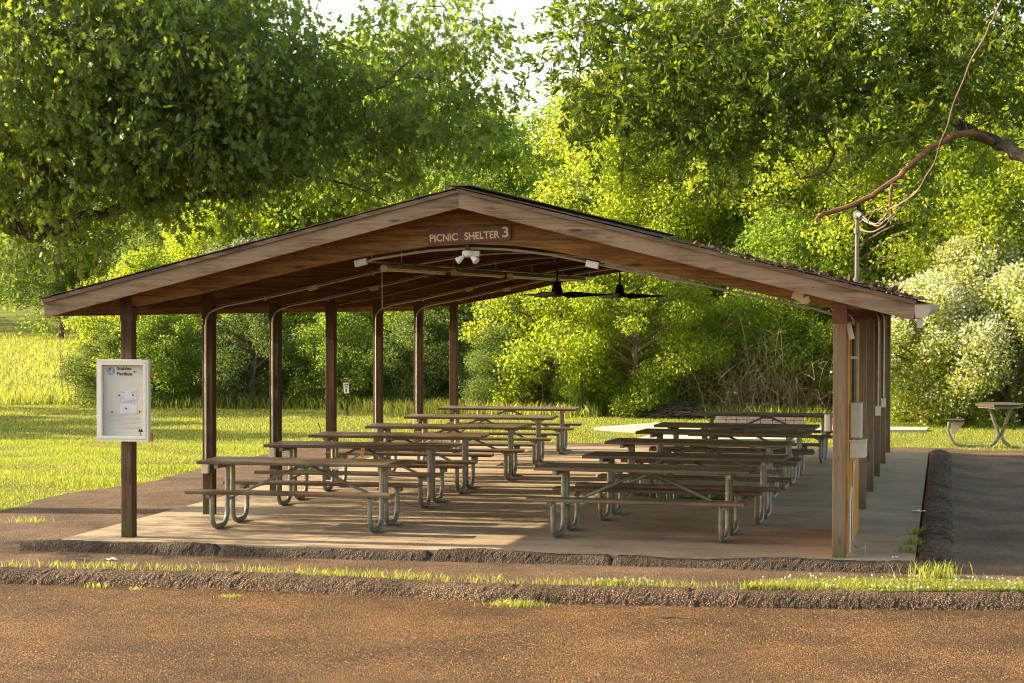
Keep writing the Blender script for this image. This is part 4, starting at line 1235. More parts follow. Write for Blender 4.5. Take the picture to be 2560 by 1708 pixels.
for i in rng.choice(len(Pp), 16, replace=False):
    q = Pp[i]; z = max(q[2], -.11) + .03
    b.lathe([(.003, z - .006), (.009, z), (.007, z + .006), (.002, z + .009)], (q[0], q[1], 0), 6)
fo = b.build('flower_heads', 'petal', o); fo['kind'] = 'stuff'
def tuft(x, y, z, n, r, hh, lab, name='grass_tuft', w=(.006, .011), tb=.5):
    Pq = np.stack([x + rng.normal(0, r, n), y + rng.normal(0, r * .6, n), np.full(n, z)], -1)
    tag(link(name, blades(name, Pq, rng.uniform(hh * .4, hh, n), rng.uniform(*w, n), np.clip(rng.normal(tb, .2, n), 0, 1), .8), 'blade'), lab, 'grass tuft')
tuft(8.72, -.62, -.12, 130, .14, .21, 'tall grass tuft at the corner where the slab kerb ends', 'grass_tuft', (.007, .013))
tuft(4.85, -2.26, -.252, 420, .13, .055, 'flat green tuft growing against the front of the road kerb')
tuft(8.40, .55, 0.0, 90, .06, .10, 'green weed tuft nearest the corner on the slab right edge')
tuft(8.44, 1.25, 0.0, 60, .05, .12, 'second weed tuft along the slab right edge')
tuft(8.46, 2.2, 0.0, 50, .06, .12, 'third and farthest weed tuft along the slab right edge')
tuft(.55, -2.1, -.252, 60, .06, .06, 'small weed tuft at the kerb foot on the left')
tuft(1.0, -2.14, -.252, 40, .04, .05, 'tiny yellow weed at the kerb foot beside the small left tuft', tb=.8)
tuft(2.05, -2.42, -.252, 80, .07, .035, 'low green weed on the road left of the middle')
tuft(.1, -.42, -.03, 60, .12, .05, 'low weeds at the slab front edge below the notice board')
tuft(-1.9, 1.5, -.07, 70, .12, .12, 'weed growing through the asphalt path left of the notice board post')
# loose road chips
n = 26000
Q = zone(n, (-1.5, 11.5), (-8, -1.9)); Q = Q[Q[:, 1] < kerb_y(Q[:, 0]) - .12]
n = len(Q)
s = rng.uniform(.003, .0065, n) * (1 + .3 * rng.random(n))
base = np.array([(1, 0, 0), (0, 1, 0), (-1, 0, 0), (0, -1, 0), (.1, .1, .75)])
a = rng.uniform(0, 6.28, n); ca, sa = np.cos(a), np.sin(a)
V = np.zeros((n, 5, 3)); sxy = rng.uniform(.7, 1.3, (n, 2))
for k in range(5):
    bx, by, bz = base[k]
    bx2 = bx * sxy[:, 0]; by2 = by * sxy[:, 1]
    V[:, k, 0] = Q[:, 0] + s * (bx2 * ca - by2 * sa); V[:, k, 1] = Q[:, 1] + s * (bx2 * sa + by2 * ca)
    V[:, k, 2] = -.252 + s * bz + .006 * np.sin(Q[:, 0] * 1.1) * np.sin(Q[:, 1] * 1.7)
tri = np.array([(0, 1, 4), (1, 2, 4), (2, 3, 4), (3, 0, 4)])
VV = V[:, tri, :].reshape(-1, 3)
tag(link('road_gravel', arr_mesh('road_gravel', VV, np.full(n * 4, 3), np.repeat(rng.random(n), 4)), 'pebble'), 'loose tan stone chips spread over the road surface', 'gravel', None, 'stuff')
# reddish dead plant litter along the kerb foot
n = 1600
X = np.concatenate([rng.normal(2.0, .9, n // 2), rng.uniform(-1, 10, n - n // 2)])
Y = kerb_y(X) - .06 - np.abs(rng.normal(0, .07, n))
tag(link('plant_litter', leaves('plant_litter', np.stack([X, Y, np.full(n, -.246) + rng.uniform(0, .012, n)], -1), rdir(n) * [1, 1, .15], rdir(n) * .4 + [0, 0, 1], rng.uniform(.015, .05, n), NARROW, rng.random(n)), 'dryleaf'), 'reddish dead plant litter gathered along the kerb foot', 'litter', None, 'stuff')

# ------------------------------------------------------------------ big oaks
def roof_top(x): return 3.80 - .247 * abs(x - RX)
def clear_of_roof(P, pad=.10):
    inside = (P[:, 0] > -1.0) & (P[:, 0] < 8.8) & (P[:, 1] > -.8) & (P[:, 1] < 15.4)
    return ~inside | (P[:, 2] > 3.80 - .247 * np.abs(P[:, 0] - RX) + pad)

def nearest_on(limbs, p):
    best = None; bd = 1e9
    for L_ in limbs:
        for q in L_:
            d = (q[0] - p[0]) ** 2 + (q[1] - p[1]) ** 2 + 1.3 * (q[2] - p[2]) ** 2
            if d < bd: bd, best = d, q
    return best, math.sqrt(bd)

def oak(tname, label, trunk, limbs, blobs, dens, kind, matleaf, leafname):
    """trunk: polyline+radius; limbs: list of (polyline, r0, r1, mat); blobs: ellipsoids of foliage"""
    t = thing(tname, label, 'tree', trunk[0][0])
    b = MB(); b.tube(smooth_path([q for q, r in trunk], 4), [float(np.interp(i / 4, range(len(trunk)), [r for q, r in trunk])) for i in range((len(trunk) - 1) * 4 + 1)], 14)
    b.build('trunk', 'bark', t, True)
    skel = []
    for (pl, r0, r1, mm) in limbs:
        q = smooth_path(pl, 5); m = len(q)
        q = [p + Vector((random.uniform(-1, 1), random.uniform(-1, 1), random.uniform(-1, 1))) * r0 * .25 for p in q]
        b = MB(); b.tube(q, [r0 + (r1 - r0) * i / (m - 1) for i in range(m)], 8)
        b.build('limb', mm, t, True)
        skel.append([tuple(p) for p in q])
    twigs = MB(); P = []; A = []; Nn = []; SZ = []
    for (bx, by, bz, rx, ry, rz, dm) in blobs:
        vol = 4.19 * rx * ry * rz
        ns = max(4, int(vol * dens * dm))
        sub = None; prev = None
        for k in range(ns):
            d = rdir(1)[0] * (random.random() ** .4)
            c = np.array([bx + d[0] * rx, by + d[1] * ry, bz + d[2] * rz])
            if not clear_of_roof(c[None], .25)[0]: continue
            root, dist = nearest_on(skel, c)
            if k % 9 == 0 and dist < 2.6:
                mid = [(root[i] + c[i]) / 2 + random.uniform(-.12, .12) for i in range(3)]; mid[2] += .08
                sp = smooth_path([root, mid, tuple(c)], 3)
                r_ = .006 + .006 * min(1.5, dist)
                twigs.tube(sp, [r_ * (1 - .7 * i / (len(sp) - 1)) for i in range(len(sp))], 4, False)
                if dist < 1.5: skel.append([tuple(p) for p in sp[2:]])
            od = np.array([c[0] - root[0], c[1] - root[1], (c[2] - root[2]) * .5]); od = od / (np.linalg.norm(od) + 1e-6)
            td = unit(od * .7 + rdir(1)[0] * .7 + np.array([0, 0, -.25 if kind == 'lobed' else -.05]))
            ln = random.uniform(.40, .90) if kind == 'lobed' else random.uniform(.2, .45)
            nl = random.randint(8, 14) if kind == 'lobed' else random.randint(18, 28)
            e = c + td * ln + np.array([0, 0, -.08])
            twigs.tube([tuple(c), tuple((c + e) / 2 + [0, 0, .03]), tuple(e)], [.004, .003, .0015], 3, False)
            s_ = rng.random(nl) ** .85
            jit = rng.normal(0, .05, (nl, 3))
            pp = c[None] + (e - c)[None] * s_[:, None] + (jit if kind == 'lobed' else jit * .4)
            ra = rdir(nl)
            if kind == 'lobed':
                ax = td[None] * .5 + ra * .85 + np.array([0, 0, -.7]); nn = rdir(nl) + np.array([-.2, -.5, .5])
                sz = rng.uniform(.065, .145, nl)
            else:
                ax = td[None] * .9 + ra * .95 + np.array([0, 0, -.1]); nn = rdir(nl) + np.array([0, 0, .6])
                sz = rng.uniform(.075, .125, nl)
            P.append(pp); A.append(ax); Nn.append(nn); SZ.append(sz)
    P = np.concatenate(P); A = unit(np.concatenate(A)); Nn = np.concatenate(Nn); SZ = np.concatenate(SZ)
    k = clear_of_roof(P + A * SZ[:, None], .03); P, A, Nn, SZ = P[k], A[k], Nn[k], SZ[k]
    tint = np.clip(rng.normal(.45, .25, len(P)), 0, 1)
    tw = twigs.build('twigs', 'bark', t); tw['kind'] = 'stuff'
    loc = np.array(t.location)
    tm = LOBED if kind == 'lobed' else NARROW * np.array([1.35, 1])
    if kind == 'lobed':
        # the 300 leaves that show largest stand as parts of their own
        dvec = P - np.array([8.84, -20.5, 2.59])
        dep = dvec @ np.array(_f2)
        u = 1280 + 5000 * (dvec @ np.array(_r3)) / dep; v = 854 - 5000 * (dvec @ np.array(_u3)) / dep
        flat = np.abs(unit(np.cross(np.cross(A, Nn), A)) @ np.array(_f2))
        score = np.where((u > 10) & (u < 2550) & (v > 10) & (v < 1690), SZ / dep * (flat + .2), 0)
        top = np.argsort(-score)[:300]
        base = leaves('leaf', np.zeros((1, 3)), np.array([[0, 1., 0]]), np.array([[0, 0, 1.]]), np.ones(1), tm, [.5])
        base.materials.append(MT[matleaf])
        vars_ = [base]
        for tv in (.2, .35, .65, .85):
            m2 = base.copy(); m2.attributes['tint'].data[0].value = tv; vars_.append(m2)
        for i in top:
            a = A[i]; s = unit(np.cross(a, Nn[i])); n3 = np.cross(s, a)
            o = bpy.data.objects.new('leaf', vars_[int(rng.integers(5))]); COL.objects.link(o); o.parent = t
            m4 = Matrix(((s[0], a[0], n3[0], 0), (s[1], a[1], n3[1], 0), (s[2], a[2], n3[2], 0), (0, 0, 0, 1))) @ Matrix.Scale(SZ[i], 4)
            m4.translation = Vector(P[i] - loc)
            o.matrix_local = m4
        kk = np.ones(len(P), bool); kk[top] = False
        P, A, Nn, SZ, tint = P[kk], A[kk], Nn[kk], SZ[kk], tint[kk]
    me = leaves(leafname, P - loc, A, Nn, SZ, tm, tint)
    o = link('foliage', me, matleaf, t); o['kind'] = 'stuff'
    return t

LB = 'bark'
left_limbs = [
    ([(-8.6, 2.6, 3.0), (-6.5, 2.7, 3.35), (-4.6, 2.8, 3.75), (-3.6, 2.9, 3.78), (-3.04, 3.0, 3.65), (-2.76, 3.21, 3.48), (-2.53, 3.43, 3.48), (-2.24, 3.64, 3.64), (-1.95, 3.86, 3.75), (-1.2, 4.07, 3.95), (-0.28, 4.29, 4.0), (.1, 4.5, 4.15)], .17, .035, LB),
    ([(-8.5, 2.8, 3.6), (-6.6, 3.2, 4.0), (-4.6, 3.8, 4.15), (-3.55, 4.0, 3.95), (-3.28, 4.17, 3.77), (-3.08, 4.33, 3.92), (-2.98, 4.5, 4.03), (-2.68, 4.67, 4.1), (-2.03, 4.83, 4.29), (-1.46, 5.0, 4.45)], .14, .05, LB),
    ([(-3.13, 4.2, 4.0), (-3.01, 4.03, 4.36), (-2.81, 3.85, 4.6), (-2.36, 3.68, 4.95), (-1.62, 3.5, 5.18)], .05, .015, LB),
    ([(-2.01, 4.8, 4.29), (-1.51, 4.97, 4.37), (-0.94, 5.15, 4.57), (-0.66, 5.32, 4.62), (-0.15, 5.5, 4.91)], .045, .015, LB),
    ([(-1.46, 5.0, 4.45), (-1.0, 5.14, 4.5), (-0.65, 5.29, 4.72), (-0.41, 5.43, 5.05), (0.05, 5.57, 5.16), (0.92, 5.71, 5.42), (1.22, 5.86, 5.57), (1.75, 6.0, 6.06)], .06, .02, LB),
    ([(-0.68, 5.4, 5.0), (0.11, 5.9, 5.13), (0.77, 6.2, 5.12), (1.44, 6.3, 5.16), (1.99, 6.4, 5.01), (2.82, 6.5, 5.05)], .03, .008, LB),
    ([(-.3, 4.6, 4.2), (0.3, 4.8, 4.27), (0.74, 4.67, 4.21), (1.34, 4.33, 4.05), (1.81, 4.0, 3.86)], .025, .008, LB),
    ([(-8.6, 2.6, 4.5), (-6.5, 3, 5.8), (-4, 3.5, 6.6), (-1.5, 4, 6.9), (.8, 4.6, 6.9), (2.2, 5, 6.6)], .16, .03, LB),
    ([(-8.6, 2.6, 5), (-8, 3, 7), (-6.5, 4, 9), (-5, 4.5, 10)], .18, .05, LB)]
left_blobs = [(-2.7, 3.4, 5.5, 1.5, 2.0, 1.2, 1.3), (-1.0, 3.9, 5.6, 1.4, 2.0, 1.1, 1.3), (0.4, 4.2, 5.5, 1.0, 1.8, .8, 1.2), (-2.3, 3.4, 4.5, 1.4, 1.8, .65, 1.3), (-.7, 3.9, 4.7, 1.4, 1.8, .6, 1.2),
              (.6, 4.5, 4.9, 1.0, 1.6, .5, 1.0), (1.75, 5, 5.35, .8, 1.4, .6, .9), (1.9, 5.2, 6.35, .7, 1.1, .55, .9), (2.65, 5.4, 6.15, .55, .8, .30, 1.6), (2.0, 5, 4.85, .8, 1.3, .40, .9), (2.7, 5.6, 5.35, .5, .8, .5, .8),
              (-2.3, 3.2, 3.50, .7, .8, .40, .6), (-1.2, 3.9, 4.0, .7, .9, .3, .9), (-.1, 4.3, 4.25, .6, .9, .25, .8), (-2.9, 3.2, 4.0, .8, 1.0, .5, .5), (1.5, 4.4, 4.3, .45, .7, .25, .8),
              (-2.4, 4, 7.0, 1.9, 2.2, .8, .9), (-.6, 4.2, 6.6, 1.0, 1.8, .5, .9), (-5.4, 2.9, 6.2, 1.8, 2.2, 1.6, .12), (-8.2, 2.4, 7.6, 2.2, 2.4, 1.8, .10), (-5.5, 3.5, 8.8, 3.0, 2.6, 1.2, .10), (-4.6, 3.0, 4.4, 1.3, 1.6, .7, .35), (-7.2, 4.5, 4.6, 1.4, 1.8, .6, .5), (-7.0, 1.2, 4.4, 1.2, 1.3, .7, .5), (-6.0, 2.2, 3.9, .9, 1.6, .35, .5), (-9.2, 7.0, 5.4, 1.3, 1.5, .7, .30), (-9.4, 4.0, 5.6, 1.3, 1.5, .6, .2), (-6.3, -.5, 3.5, 1.2, .45, .45, .45), (-9.2, -.7, 4.9, 1.5, .6, .6, .4)]  # low off-frame boughs added to dapple the slab and shade the front strip
oak('oak_tree', 'large oak with dark lobed leaves whose boughs reach in from the left above the shelter', [((-8.7, 2.4, -.2), .48), ((-8.65, 2.5, 1.2), .38), ((-8.6, 2.6, 3.2), .34), ((-8.5, 2.7, 6), .24), ((-8.2, 3, 9), .12)], left_limbs, left_blobs, 48, 'lobed', 'oakL', 'oak_foliage')
right_limbs = [
    ([(13.0, 2.4, 3.0), (11.4, 2.6, 3.6), (10.3, 2.8, 3.95), (9.62, 3.0, 4.24), (9.27, 3.5, 4.49), (8.91, 4.0, 4.73), (8.62, 4.5, 4.97), (7.93, 5.0, 5.21), (6.89, 5.5, 5.33), (6.07, 6.0, 5.58)], .115, .025, LB),
    ([(9.27, 3.3, 4.45), (9.04, 3.0, 4.54), (8.77, 2.92, 4.47), (8.5, 2.83, 4.29), (8.15, 2.75, 3.97), (7.79, 2.67, 3.74), (7.39, 2.58, 3.6), (7.32, 2.5, 3.52)], .042, .026, 'rustbark'),
    ([(7.96, 4.9, 5.2), (7.6, 4.3, 4.97), (7.49, 4.0, 4.8), (7.32, 4.0, 4.61), (7.42, 4.0, 4.39), (7.3, 4.0, 4.17), (7.01, 4.0, 4.09)], .035, .010, LB),
    ([(6.93, 5.5, 5.33), (6.22, 5.0, 5.49), (5.92, 5.0, 5.45), (5.82, 5.0, 5.35), (5.79, 5.0, 5.12), (5.46, 5.0, 5.12)], .04, .012, LB),
    ([(7.3, 4.0, 4.17), (7.44, 4.0, 4.07), (7.64, 4.0, 3.88)], .010, .005, LB),
    ([(8.62, 4.5, 4.97), (8.3, 4.6, 5.3), (7.93, 4.88, 5.62), (7.16, 5.25, 5.88), (6.62, 5.62, 6.2), (6.06, 6.0, 6.59)], .045, .02, LB),
    ([(8.15, 2.75, 3.97), (8.13, 2.65, 3.76), (8.15, 2.6, 3.48)], .022, .012, 'rustbark'),
    ([(13.0, 2.4, 4.2), (11.5, 3.0, 5.4), (9.8, 3.6, 6.2), (8, 4.2, 6.6), (6, 4.8, 6.8), (4.6, 5, 6.6)], .15, .03, LB),
    ([(13.0, 2.4, 5), (12.4, 3, 7), (11.6, 3.6, 8.5)], .16, .05, LB)]
right_blobs = [(4.55, 4.2, 5.75, .75, 1.3, .7, 1.0), (5.5, 4.2, 5.5, 1.0, 1.5, .75, 1.2), (6.7, 4.2, 5.6, 1.1, 1.6, .7, 1.2), (7.9, 4.2, 5.7, 1.1, 1.6, .7, 1.1), (9.1, 4.2, 5.6, 1.0, 1.6, .8, 1.0),
               (5.0, 4.2, 4.9, .9, 1.3, .5, 1.0), (6.1, 4.2, 4.7, .9, 1.3, .5, 1.0), (7.2, 4.0, 4.9, .9, 1.2, .45, .9), (8.3, 3.6, 4.9, .8, 1.0, .45, .9), (8.5, 2.9, 3.85, .42, .45, .42, 1.1), (8.15, 3.0, 4.35, .5, .6, .3, 1.0), (5.9, 4.2, 4.2, .6, .8, .25, .7),
               (4.3, 4.4, 6.3, .5, 1.0, .5, .8), (5.4, 4.8, 6.35, 1.0, 1.5, .5, 1.0), (7.2, 4.8, 6.5, 1.5, 1.8, .5, 1.0), (9.2, 4.6, 6.5, 1.3, 1.8, .6, .9), (9.6, 3.6, 4.7, .6, .9, .4, .7), (8.9, 3.2, 4.75, .55, .5, .3, .9), (4.4, 4.4, 5.15, .5, .8, .4, .7),
               (11.5, 3, 6.0, 1.5, 2.2, 1.4, .3), (13, 2.4, 7.4, 2.2, 2.4, 1.8, .2), (11, 4, 7.8, 2.4, 2.4, 1.0, .25)]
oak('oak_tree', 'large oak with narrow leaves whose boughs reach in from the upper right', [((13.1, 2.2, -.2), .5), ((13.05, 2.3, 1.2), .40), ((13.0, 2.4, 3.2), .35), ((12.9, 2.5, 6), .24), ((12.6, 3, 8.5), .12)], right_limbs, right_blobs, 42, 'narrow', 'oakR', 'willow_oak_foliage')

# ------------------------------------------------------------------ background trees
def tree_proto(H, R, base, ncl, nleaf, lsz, seed, tmpl=OVAL, lean=0.0, droop=.2, trunk_r=.13, flat=.62):
    """local tree: returns (trunk mesh, crown mesh)"""
    global rng
    rs = np.random.default_rng(seed); rng_old = rng; rng = rs
    random.seed(seed)
    tr = MB()
    tp = [Vector((lean * H * (i / 5) ** 2 + random.uniform(-.12, .12) * (i > 0), random.uniform(-.1, .1) * (i > 0), H * .9 * i / 5)) for i in range(6)]
    sp = smooth_path(tp, 4)
    tr.tube(sp, [trunk_r * (1 - .85 * i / (len(sp) - 1)) for i in range(len(sp))], 8)
    C = []
    for k in range(ncl):
        zf = base + (1 - base) * ((k + rs.random()) / ncl)
        prof = math.sin(math.pi * min(1, max(.06, (zf - base + .16) / (1.16 - base)))) ** .6
        a = k * 2.399 + rs.uniform(-.5, .5)
        rr = R * prof * (rs.random() ** .45)
        cz = zf * H
        c = Vector((lean * H * zf ** 2 + rr * math.cos(a), rr * math.sin(a), cz))
        cr = R * rs.uniform(.20, .38) * (.7 + .3 * prof)
        C.append((c, cr))
        s = sp[min(len(sp) - 1, int(len(sp) * max(.05, min(.95, (cz - .35 * rr) / (H * .9)))))]
        mid = (s + c) / 2 + Vector((0, 0, .12 * rr))
        q = smooth_path([s, mid, c], 3)
        tr.tube(q, [trunk_r * .30 * (1 - .8 * i / (len(q) - 1)) + .006 for i in range(len(q))], 5, False)
    w = np.array([cr ** 2 for c, cr in C]); w = w / w.sum()
    ci = rs.choice(len(C), nleaf, p=w)
    cc = np.array([tuple(c) for c, cr in C])[ci]; cr = np.array([r for c, r in C])[ci]
    d = rdir(nleaf); rad = rs.random(nleaf) ** .45
    P = cc + d * (rad * cr)[:, None] * np.array([1, 1, flat])
    P[:, 2] = np.maximum(P[:, 2], .05)
    A = d * .6 + rdir(nleaf) * .8 + np.array([0, 0, -droop])
    Nn = d * .5 + rdir(nleaf) * .8 + np.array([0, 0, .55])
    clump_t = rs.normal(0, .16, len(C))[ci]
    tint = np.clip(rs.normal(.45, .2, nleaf) + clump_t, 0, 1)
    cm = leaves('crown', P, A, Nn, rs.uniform(lsz * .65, lsz * 1.25, nleaf), tmpl, tint)
    tm = bpy.data.meshes.new('trunk'); tm.from_pydata([tuple(v) for v in tr.v], [], tr.f); tm.update()
    tm.materials.append(MT['barkpale'])
    tm.polygons.foreach_set('use_smooth', np.ones(len(tm.polygons), dtype=bool))
    rng = rng_old
    return tm, cm

LEAF4 = np.array([(0, 0), (0.33, 0.42), (0, 1), (-0.33, 0.42)])
PT = [tree_proto(9.0, 2.7, .16, 80, 56000, .095, 101, LEAF4), tree_proto(10.0, 2.5, .26, 80, 56000, .09, 102, LEAF4, lean=.05), tree_proto(8.0, 2.9, .10, 85, 56000, .095, 103, LEAF4),
      tree_proto(5.0, 2.2, .05, 60, 36000, .085, 104, LEAF4), tree_proto(3.2, 1.8, .03, 50, 26000, .075, 105, LEAF4, flat=.7), tree_proto(10.5, 2.2, .35, 60, 30000, .10, 106, LEAF4, lean=-.04)]
def plant(i, x, y, s, rot, mat, name, label, cat='tree', group=None, sz=1.0):
    tm, cm = PT[i]
    z = float(G(x, y)) - .03
    t = thing(name, label, cat, (x, y, z), group)
    t.rotation_euler = (0, 0, rot); t.scale = (s, s, s * sz)
    a = bpy.data.objects.new('trunk', tm); COL.objects.link(a); a.parent = t
    if not len(cm.materials): cm.materials.append(MT['leafG'])
    b = bpy.data.objects.new('crown', cm); COL.objects.link(b); b.parent = t
    b.material_slots[0].link = 'OBJECT'; b.material_slots[0].material = MT[mat]
    return t
GT = 'trees of the wood edge beyond the meadow'
TREES = [
    (0, -29, 60, 1.05, .3, 'leafD', 'shade_tree', 'dark tree at the far left edge above the rising meadow'),
    (2, -25, 61.5, 1.2, 1.2, 'leafG', 'broadleaf_tree', 'hazy green tree farther back than the dark tree at the left edge'),
    (1, -15.6, 41, 1.0, 2.2, 'leafD', 'shade_tree', 'tall deep green tree above the left eave of the shelter'),
    (0, -12.5, 37.5, .85, 3.0, 'leafY', 'broadleaf_tree', 'yellow green tree showing over the left roof slope'),
    (2, -10.6, 39, 1.05, .7, 'leafG', 'broadleaf_tree', 'green tree behind the second and third left posts'),
    (1, -7.6, 37, .95, 4.1, 'leafY', 'broadleaf_tree', 'bright tree rising above the middle of the left roof slope'),
    (0, -4.2, 34, .86, 5.0, 'leafG', 'broadleaf_tree', 'green tree behind the roof peak'),
    (2, -.1, 32.5, 1.08, 1.9, 'leafY', 'broadleaf_tree', 'tall bright tree just right of the sky gap'),
    (1, 2.0, 31, 1.0, .2, 'leafY', 'broadleaf_tree', 'sunlit yellow tree above the middle of the right roof slope'),
    (0, 4.3, 33.5, 1.1, 3.7, 'leafG', 'broadleaf_tree', 'green tree behind the right roof slope left of the mast'),
    (2, 6.4, 29, 1.0, 2.9, 'leafY', 'broadleaf_tree', 'glowing yellow tree behind the roof mast'),
    (1, 8.6, 32, 1.05, 1.1, 'leafY', 'broadleaf_tree', 'bright tree above the white flowering bush'),
    (0, 11.4, 28.5, 1.05, 2.5, 'leafY', 'broadleaf_tree', 'bright tree at the right edge behind the overhead cable'),
    (3, -.6, 27.2, .95, 1.0, 'leafY', 'small_tree', 'young bright tree seen under the roof left of the fans'),
    (3, 1.5, 26.4, .82, 2.0, 'leafY', 'small_tree', 'young yellow green tree seen under the roof below the fans'),
    (3, 4.9, 28.0, .95, 3.2, 'leafG', 'small_tree', 'young green tree over the bare thicket'),
    (3, -2.8, 29.6, .9, 4.2, 'leafD', 'small_tree', 'small dark green tree beside the last left post'),
    (3, -11.9, 28.6, .80, 5.1, 'leafY', 'small_tree', 'bright yellow green small tree between the left eave and the notice board'),
    (3, -9.8, 30.6, .85, .4, 'leafS', 'small_tree', 'grey green small tree right of the notice board post'),
    (3, -7.3, 31.4, .9, 2.6, 'leafG', 'small_tree', 'green small tree between the second and third left posts'),
    (3, -5.3, 30.5, .85, 3.9, 'leafG', 'small_tree', 'green small tree between the fourth and fifth left posts'),
]
for (i, x, y, s, r, m, nm, lab) in TREES:
    plant(i, x, y, s, r, m, nm, lab, 'tree', GT)
GB = 'shrubs along the tree line'
SHRUBS = [
    (4, -12.3, 27.4, .62, .5, 'leafD', 'dark low shrub left of the notice board'), (4, -10.9, 27.6, .75, 1.5, 'leafG', 'green shrub directly behind the notice board'), (4, -8.6, 28.0, .8, 2.5, 'leafD', 'dark shrub behind the second left post'),
    (4, -6.4, 28.0, .75, 3.5, 'leafG', 'shrub behind the third left post'), (4, -4.3, 28.2, .75, 4.5, 'leafD', 'dark shrub behind the marker sign'), (4, -1.9, 27.0, .62, 5.5, 'leafD', 'dark shrub right of the last left post'),
    (4, .3, 26.3, .42, .9, 'leafG', 'low green shrub behind the farthest left row table'), (4, 1.9, 26.0, .38, 1.9, 'leafG', 'small bright shrub left of the brush pile'), (4, 5.9, 27.9, .8, 2.9, 'leafG', 'green shrub behind the farthest right row table'), (4, 3.4, 27.6, .8, 4.9, 'leafY', 'bright shrub between the brush pile and the bare thicket'), (4, 7.2, 27.0, .7, .2, 'leafG', 'green shrub between the front right post and the flowering bush')]
for (i, x, y, s, r, m, lab) in SHRUBS:
    plant(i, x, y, s, r, m, 'shrub', lab, 'shrub', GB)
# white flowering bush at the right
tm, cm = PT[4]
def blossom_bush(x, y, s, rot, label, seed, H=1.0):
    z = float(G(x, y)) - .03
    t = thing('flowering_bush', label, 'bush', (x, y, z), 'white flowering bushes at the right')
    t.rotation_euler = (0, 0, rot); t.scale = (s, s, s * H)
    a = bpy.data.objects.new('trunk', tm); COL.objects.link(a); a.parent = t
    if not len(cm.materials): cm.materials.append(MT['leafG'])
    b = bpy.data.objects.new('crown', cm); COL.objects.link(b); b.parent = t
    b.material_slots[0].link = 'OBJECT'; b.material_slots[0].material = MT['leafY']
    n = 17000
    co = np.empty(len(cm.vertices) * 3, np.float32); cm.vertices.foreach_get('co', co); co = co.reshape(-1, 4, 3)[:, 2, :]
    rr = np.linalg.norm((co - [0, 0, 1.5]) / [1, 1, 1.0], axis=1)
    pr = np.clip(rr - .7, .02, None) * np.clip(co[:, 2] / 1.6, .05, 1.5); pr = pr / pr.sum()
    ii = rng.choice(len(co), n, p=pr)
    Pq = co[ii] + rng.normal(0, .05, (n, 3))
    lm = leaves('blossoms', Pq, rdir(n) * [1, 1, .5], rdir(n) * .7 + [-.4, -.6, .6], rng.uniform(.035, .08, n), DIAM * np.array([1.4, 1]), rng.random(n))
    q = link('blossoms', lm, 'blossom', t); q['kind'] = 'stuff'
blossom_bush(8.3, 24.6, .95, .4, 'white flowering bush beside the last right posts', 1)
blossom_bush(10.2, 24.8, 1.02, 2.2, 'white flowering bush behind the pedestal table at the right edge', 2)
blossom_bush(9.4, 26.6, 1.25, 4.0, 'taller cream flowering bush standing behind the two front flowering bushes', 3)

# bare thicket and brush pile
t = thing('bare_thicket', 'thicket of bare tan stems under the trees, behind the right row of tables', 'thicket', (4.2, 26, -.08))
st = MB(); random.seed(5)
for k in range(330):
    x = random.gauss(4.6, 1.1); y = random.uniform(25.9, 27.8)
    hgt = abs(random.gauss(.75, .45)) + .2; a = random.uniform(0, 6.28); sp = random.uniform(.2, 1.2)
    arch = random.random() < .7
    p0 = Vector((x, y, -.1)); p1 = p0 + Vector((math.cos(a) * sp * .3, math.sin(a) * sp * .3, hgt * .6)); p2 = p0 + Vector((math.cos(a) * sp * .8, math.sin(a) * sp * .8, hgt)); p3 = p0 + Vector((math.cos(a) * sp * 1.5, math.sin(a) * sp * 1.5, hgt * (.7 if arch else 1.2)))
    q = smooth_path([p0, p1, p2, p3], 3); r = random.uniform(.004, .012)
    st.tube(q, [r * (1 - .75 * i / (len(q) - 1)) for i in range(len(q))], 4, False)
    for _ in range(5):
        s = q[random.randint(3, len(q) - 1)]; e = s + Vector((random.uniform(-.4, .4), random.uniform(-.4, .4), random.uniform(-.15, .35)))
        st.tube([s, (s + e) / 2 + Vector((0, 0, .03)), e], [r * .45, r * .35, r * .15], 3, False)
o = st.build('stems', 'dead', t); o['kind'] = 'stuff'
t = thing('brush_pile', 'heap of cut grey sticks at the wood edge left of the thicket', 'brush pile', (2.6, 25.6, -.08))
st = MB()
for k in range(80):
    a = random.gauss(0, .5); l = random.uniform(.4, 1.1); x = 2.6 + random.gauss(0, .4); y = 25.5 + random.gauss(0, .22); z = -.05 + abs(random.gauss(0, .14)) * max(.2, 1 - abs(x - 2.6))
    d = Vector((math.cos(a), math.sin(a), random.gauss(.0, .16))) * l / 2
    c = Vector((x, y, max(z, -.04)))
    st.tube([c - d, c + Vector((0, 0, random.uniform(-.04, .04))), c + d], random.uniform(.006, .016), 4, False)
o = st.build('sticks', 'bark', t); o['kind'] = 'stuff'
# understory of thin stems along the wood edge
st = MB()
for k in range(700):
    x = random.uniform(-14, 12); y = 28.2 + random.uniform(-.6, 2.5) - (1.2 if x > -3 else 0)
    hgt = random.uniform(.5, 1.9); a = random.uniform(0, 6.28); sp = random.uniform(.05, .5)
    p0 = Vector((x, y, float(G(x, y)) - .05)); p2 = p0 + Vector((math.cos(a) * sp, math.sin(a) * sp, hgt))
    st.tube([p0, (p0 + p2) / 2 + Vector((random.uniform(-.08, .08), 0, .05)), p2], [.014, .010, .004], 3, False)
tag(st.build('undergrowth', 'dead'), 'brown undergrowth stems in the shade at the foot of the wood', 'undergrowth', None, 'stuff')
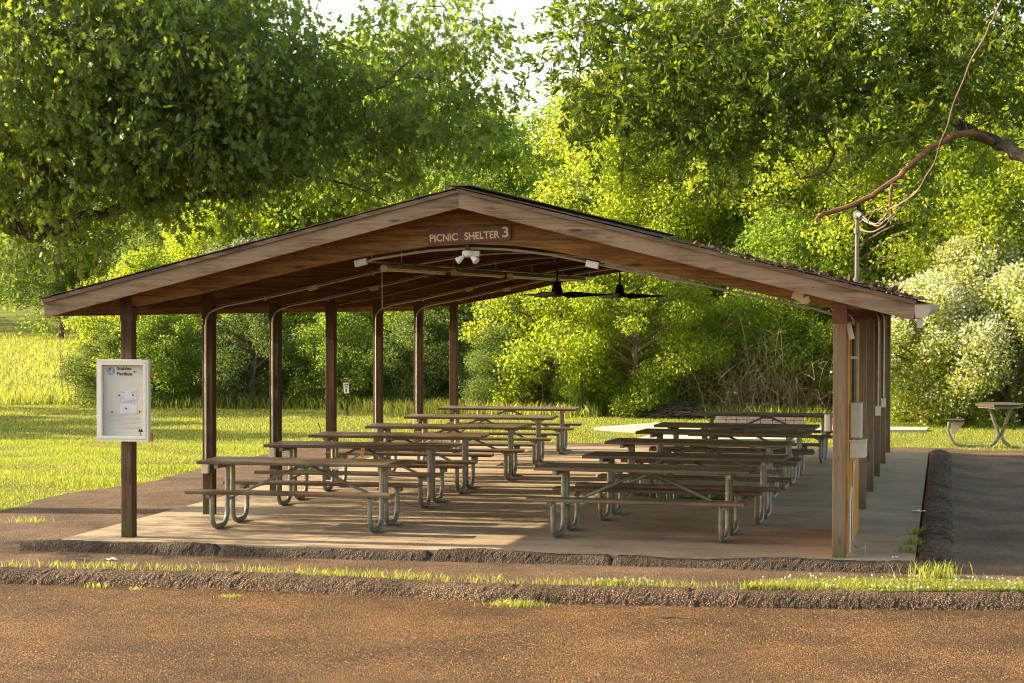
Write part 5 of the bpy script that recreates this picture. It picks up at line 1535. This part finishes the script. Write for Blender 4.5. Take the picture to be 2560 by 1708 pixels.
# the wood behind: one mass
ncl = 1500
cx = rng.uniform(-34, 22, ncl); cyv = 33 + rng.random(ncl) ** 1.2 * 24
hill = G(cx, cyv)
xg = -1.44 - (cyv - 26) * .221
hmax = np.clip(8.6 + (cyv - 33) * .10 + 1.0 * np.sin(cx * .55) + .8 * np.sin(cx * 1.3 + 1) - 1.7 * np.exp(-((cx - xg - .3) / 1.6) ** 2), 4, 13)
cz = hill + hmax * rng.random(ncl) ** .7
ex_ = np.stack([rng.uniform(-48, -14, 420), rng.uniform(58, 74, 420)], -1)
cx = np.concatenate([cx, ex_[:, 0]]); cyv = np.concatenate([cyv, ex_[:, 1]]); cz = np.concatenate([cz, G(ex_[:, 0], ex_[:, 1]) + 11.5 * rng.random(420) ** .8])
keep = ~((cx < -13.0 - (cyv - 33) * .30) & (cyv < 58))
cx, cyv, cz = cx[keep], cyv[keep], cz[keep]
ncl = len(cx); cr = rng.uniform(.6, 1.5, ncl)
nl = 340000
ci = rng.integers(0, ncl, nl)
d = rdir(nl)
P = np.stack([cx, cyv, cz], -1)[ci] + d * (rng.random(nl) ** .45 * cr[ci])[:, None] * np.array([1, 1, .65])
A = d * .6 + rdir(nl) * .8; Nn = d * .5 + rdir(nl) * .8 + np.array([0, 0, .55])
tint = np.clip(rng.normal(.45, .2, nl) + rng.normal(0, .18, ncl)[ci], 0, 1)
me = leaves('woodland', P, A, Nn, rng.uniform(.09, .19, nl), DIAM * np.array([1.2, 1]), tint)
tag(link('woodland', me, 'leafG'), 'far wooded slope behind the tree line, one mass of foliage', 'wood', None, 'stuff')
# trees out of frame at the left whose shade stripes the meadow
random.seed(3)
for k, (i, x, y, s) in enumerate(((0, -19.5, 17.0, .85), (1, -24, 20.0, .8), (5, -21.5, 24.8, .9), (2, -34, 11.0, .8))):
    plant(i, x, y, s, k * 1.3, 'leafG', 'broadleaf_tree', ['broad tree standing off to the left beyond the big oak', 'leaning tree off to the left of the meadow', 'tall thin tree off to the left of the meadow', 'wide low tree at the far left end of the meadow'][k], 'tree', 'trees left of the meadow')
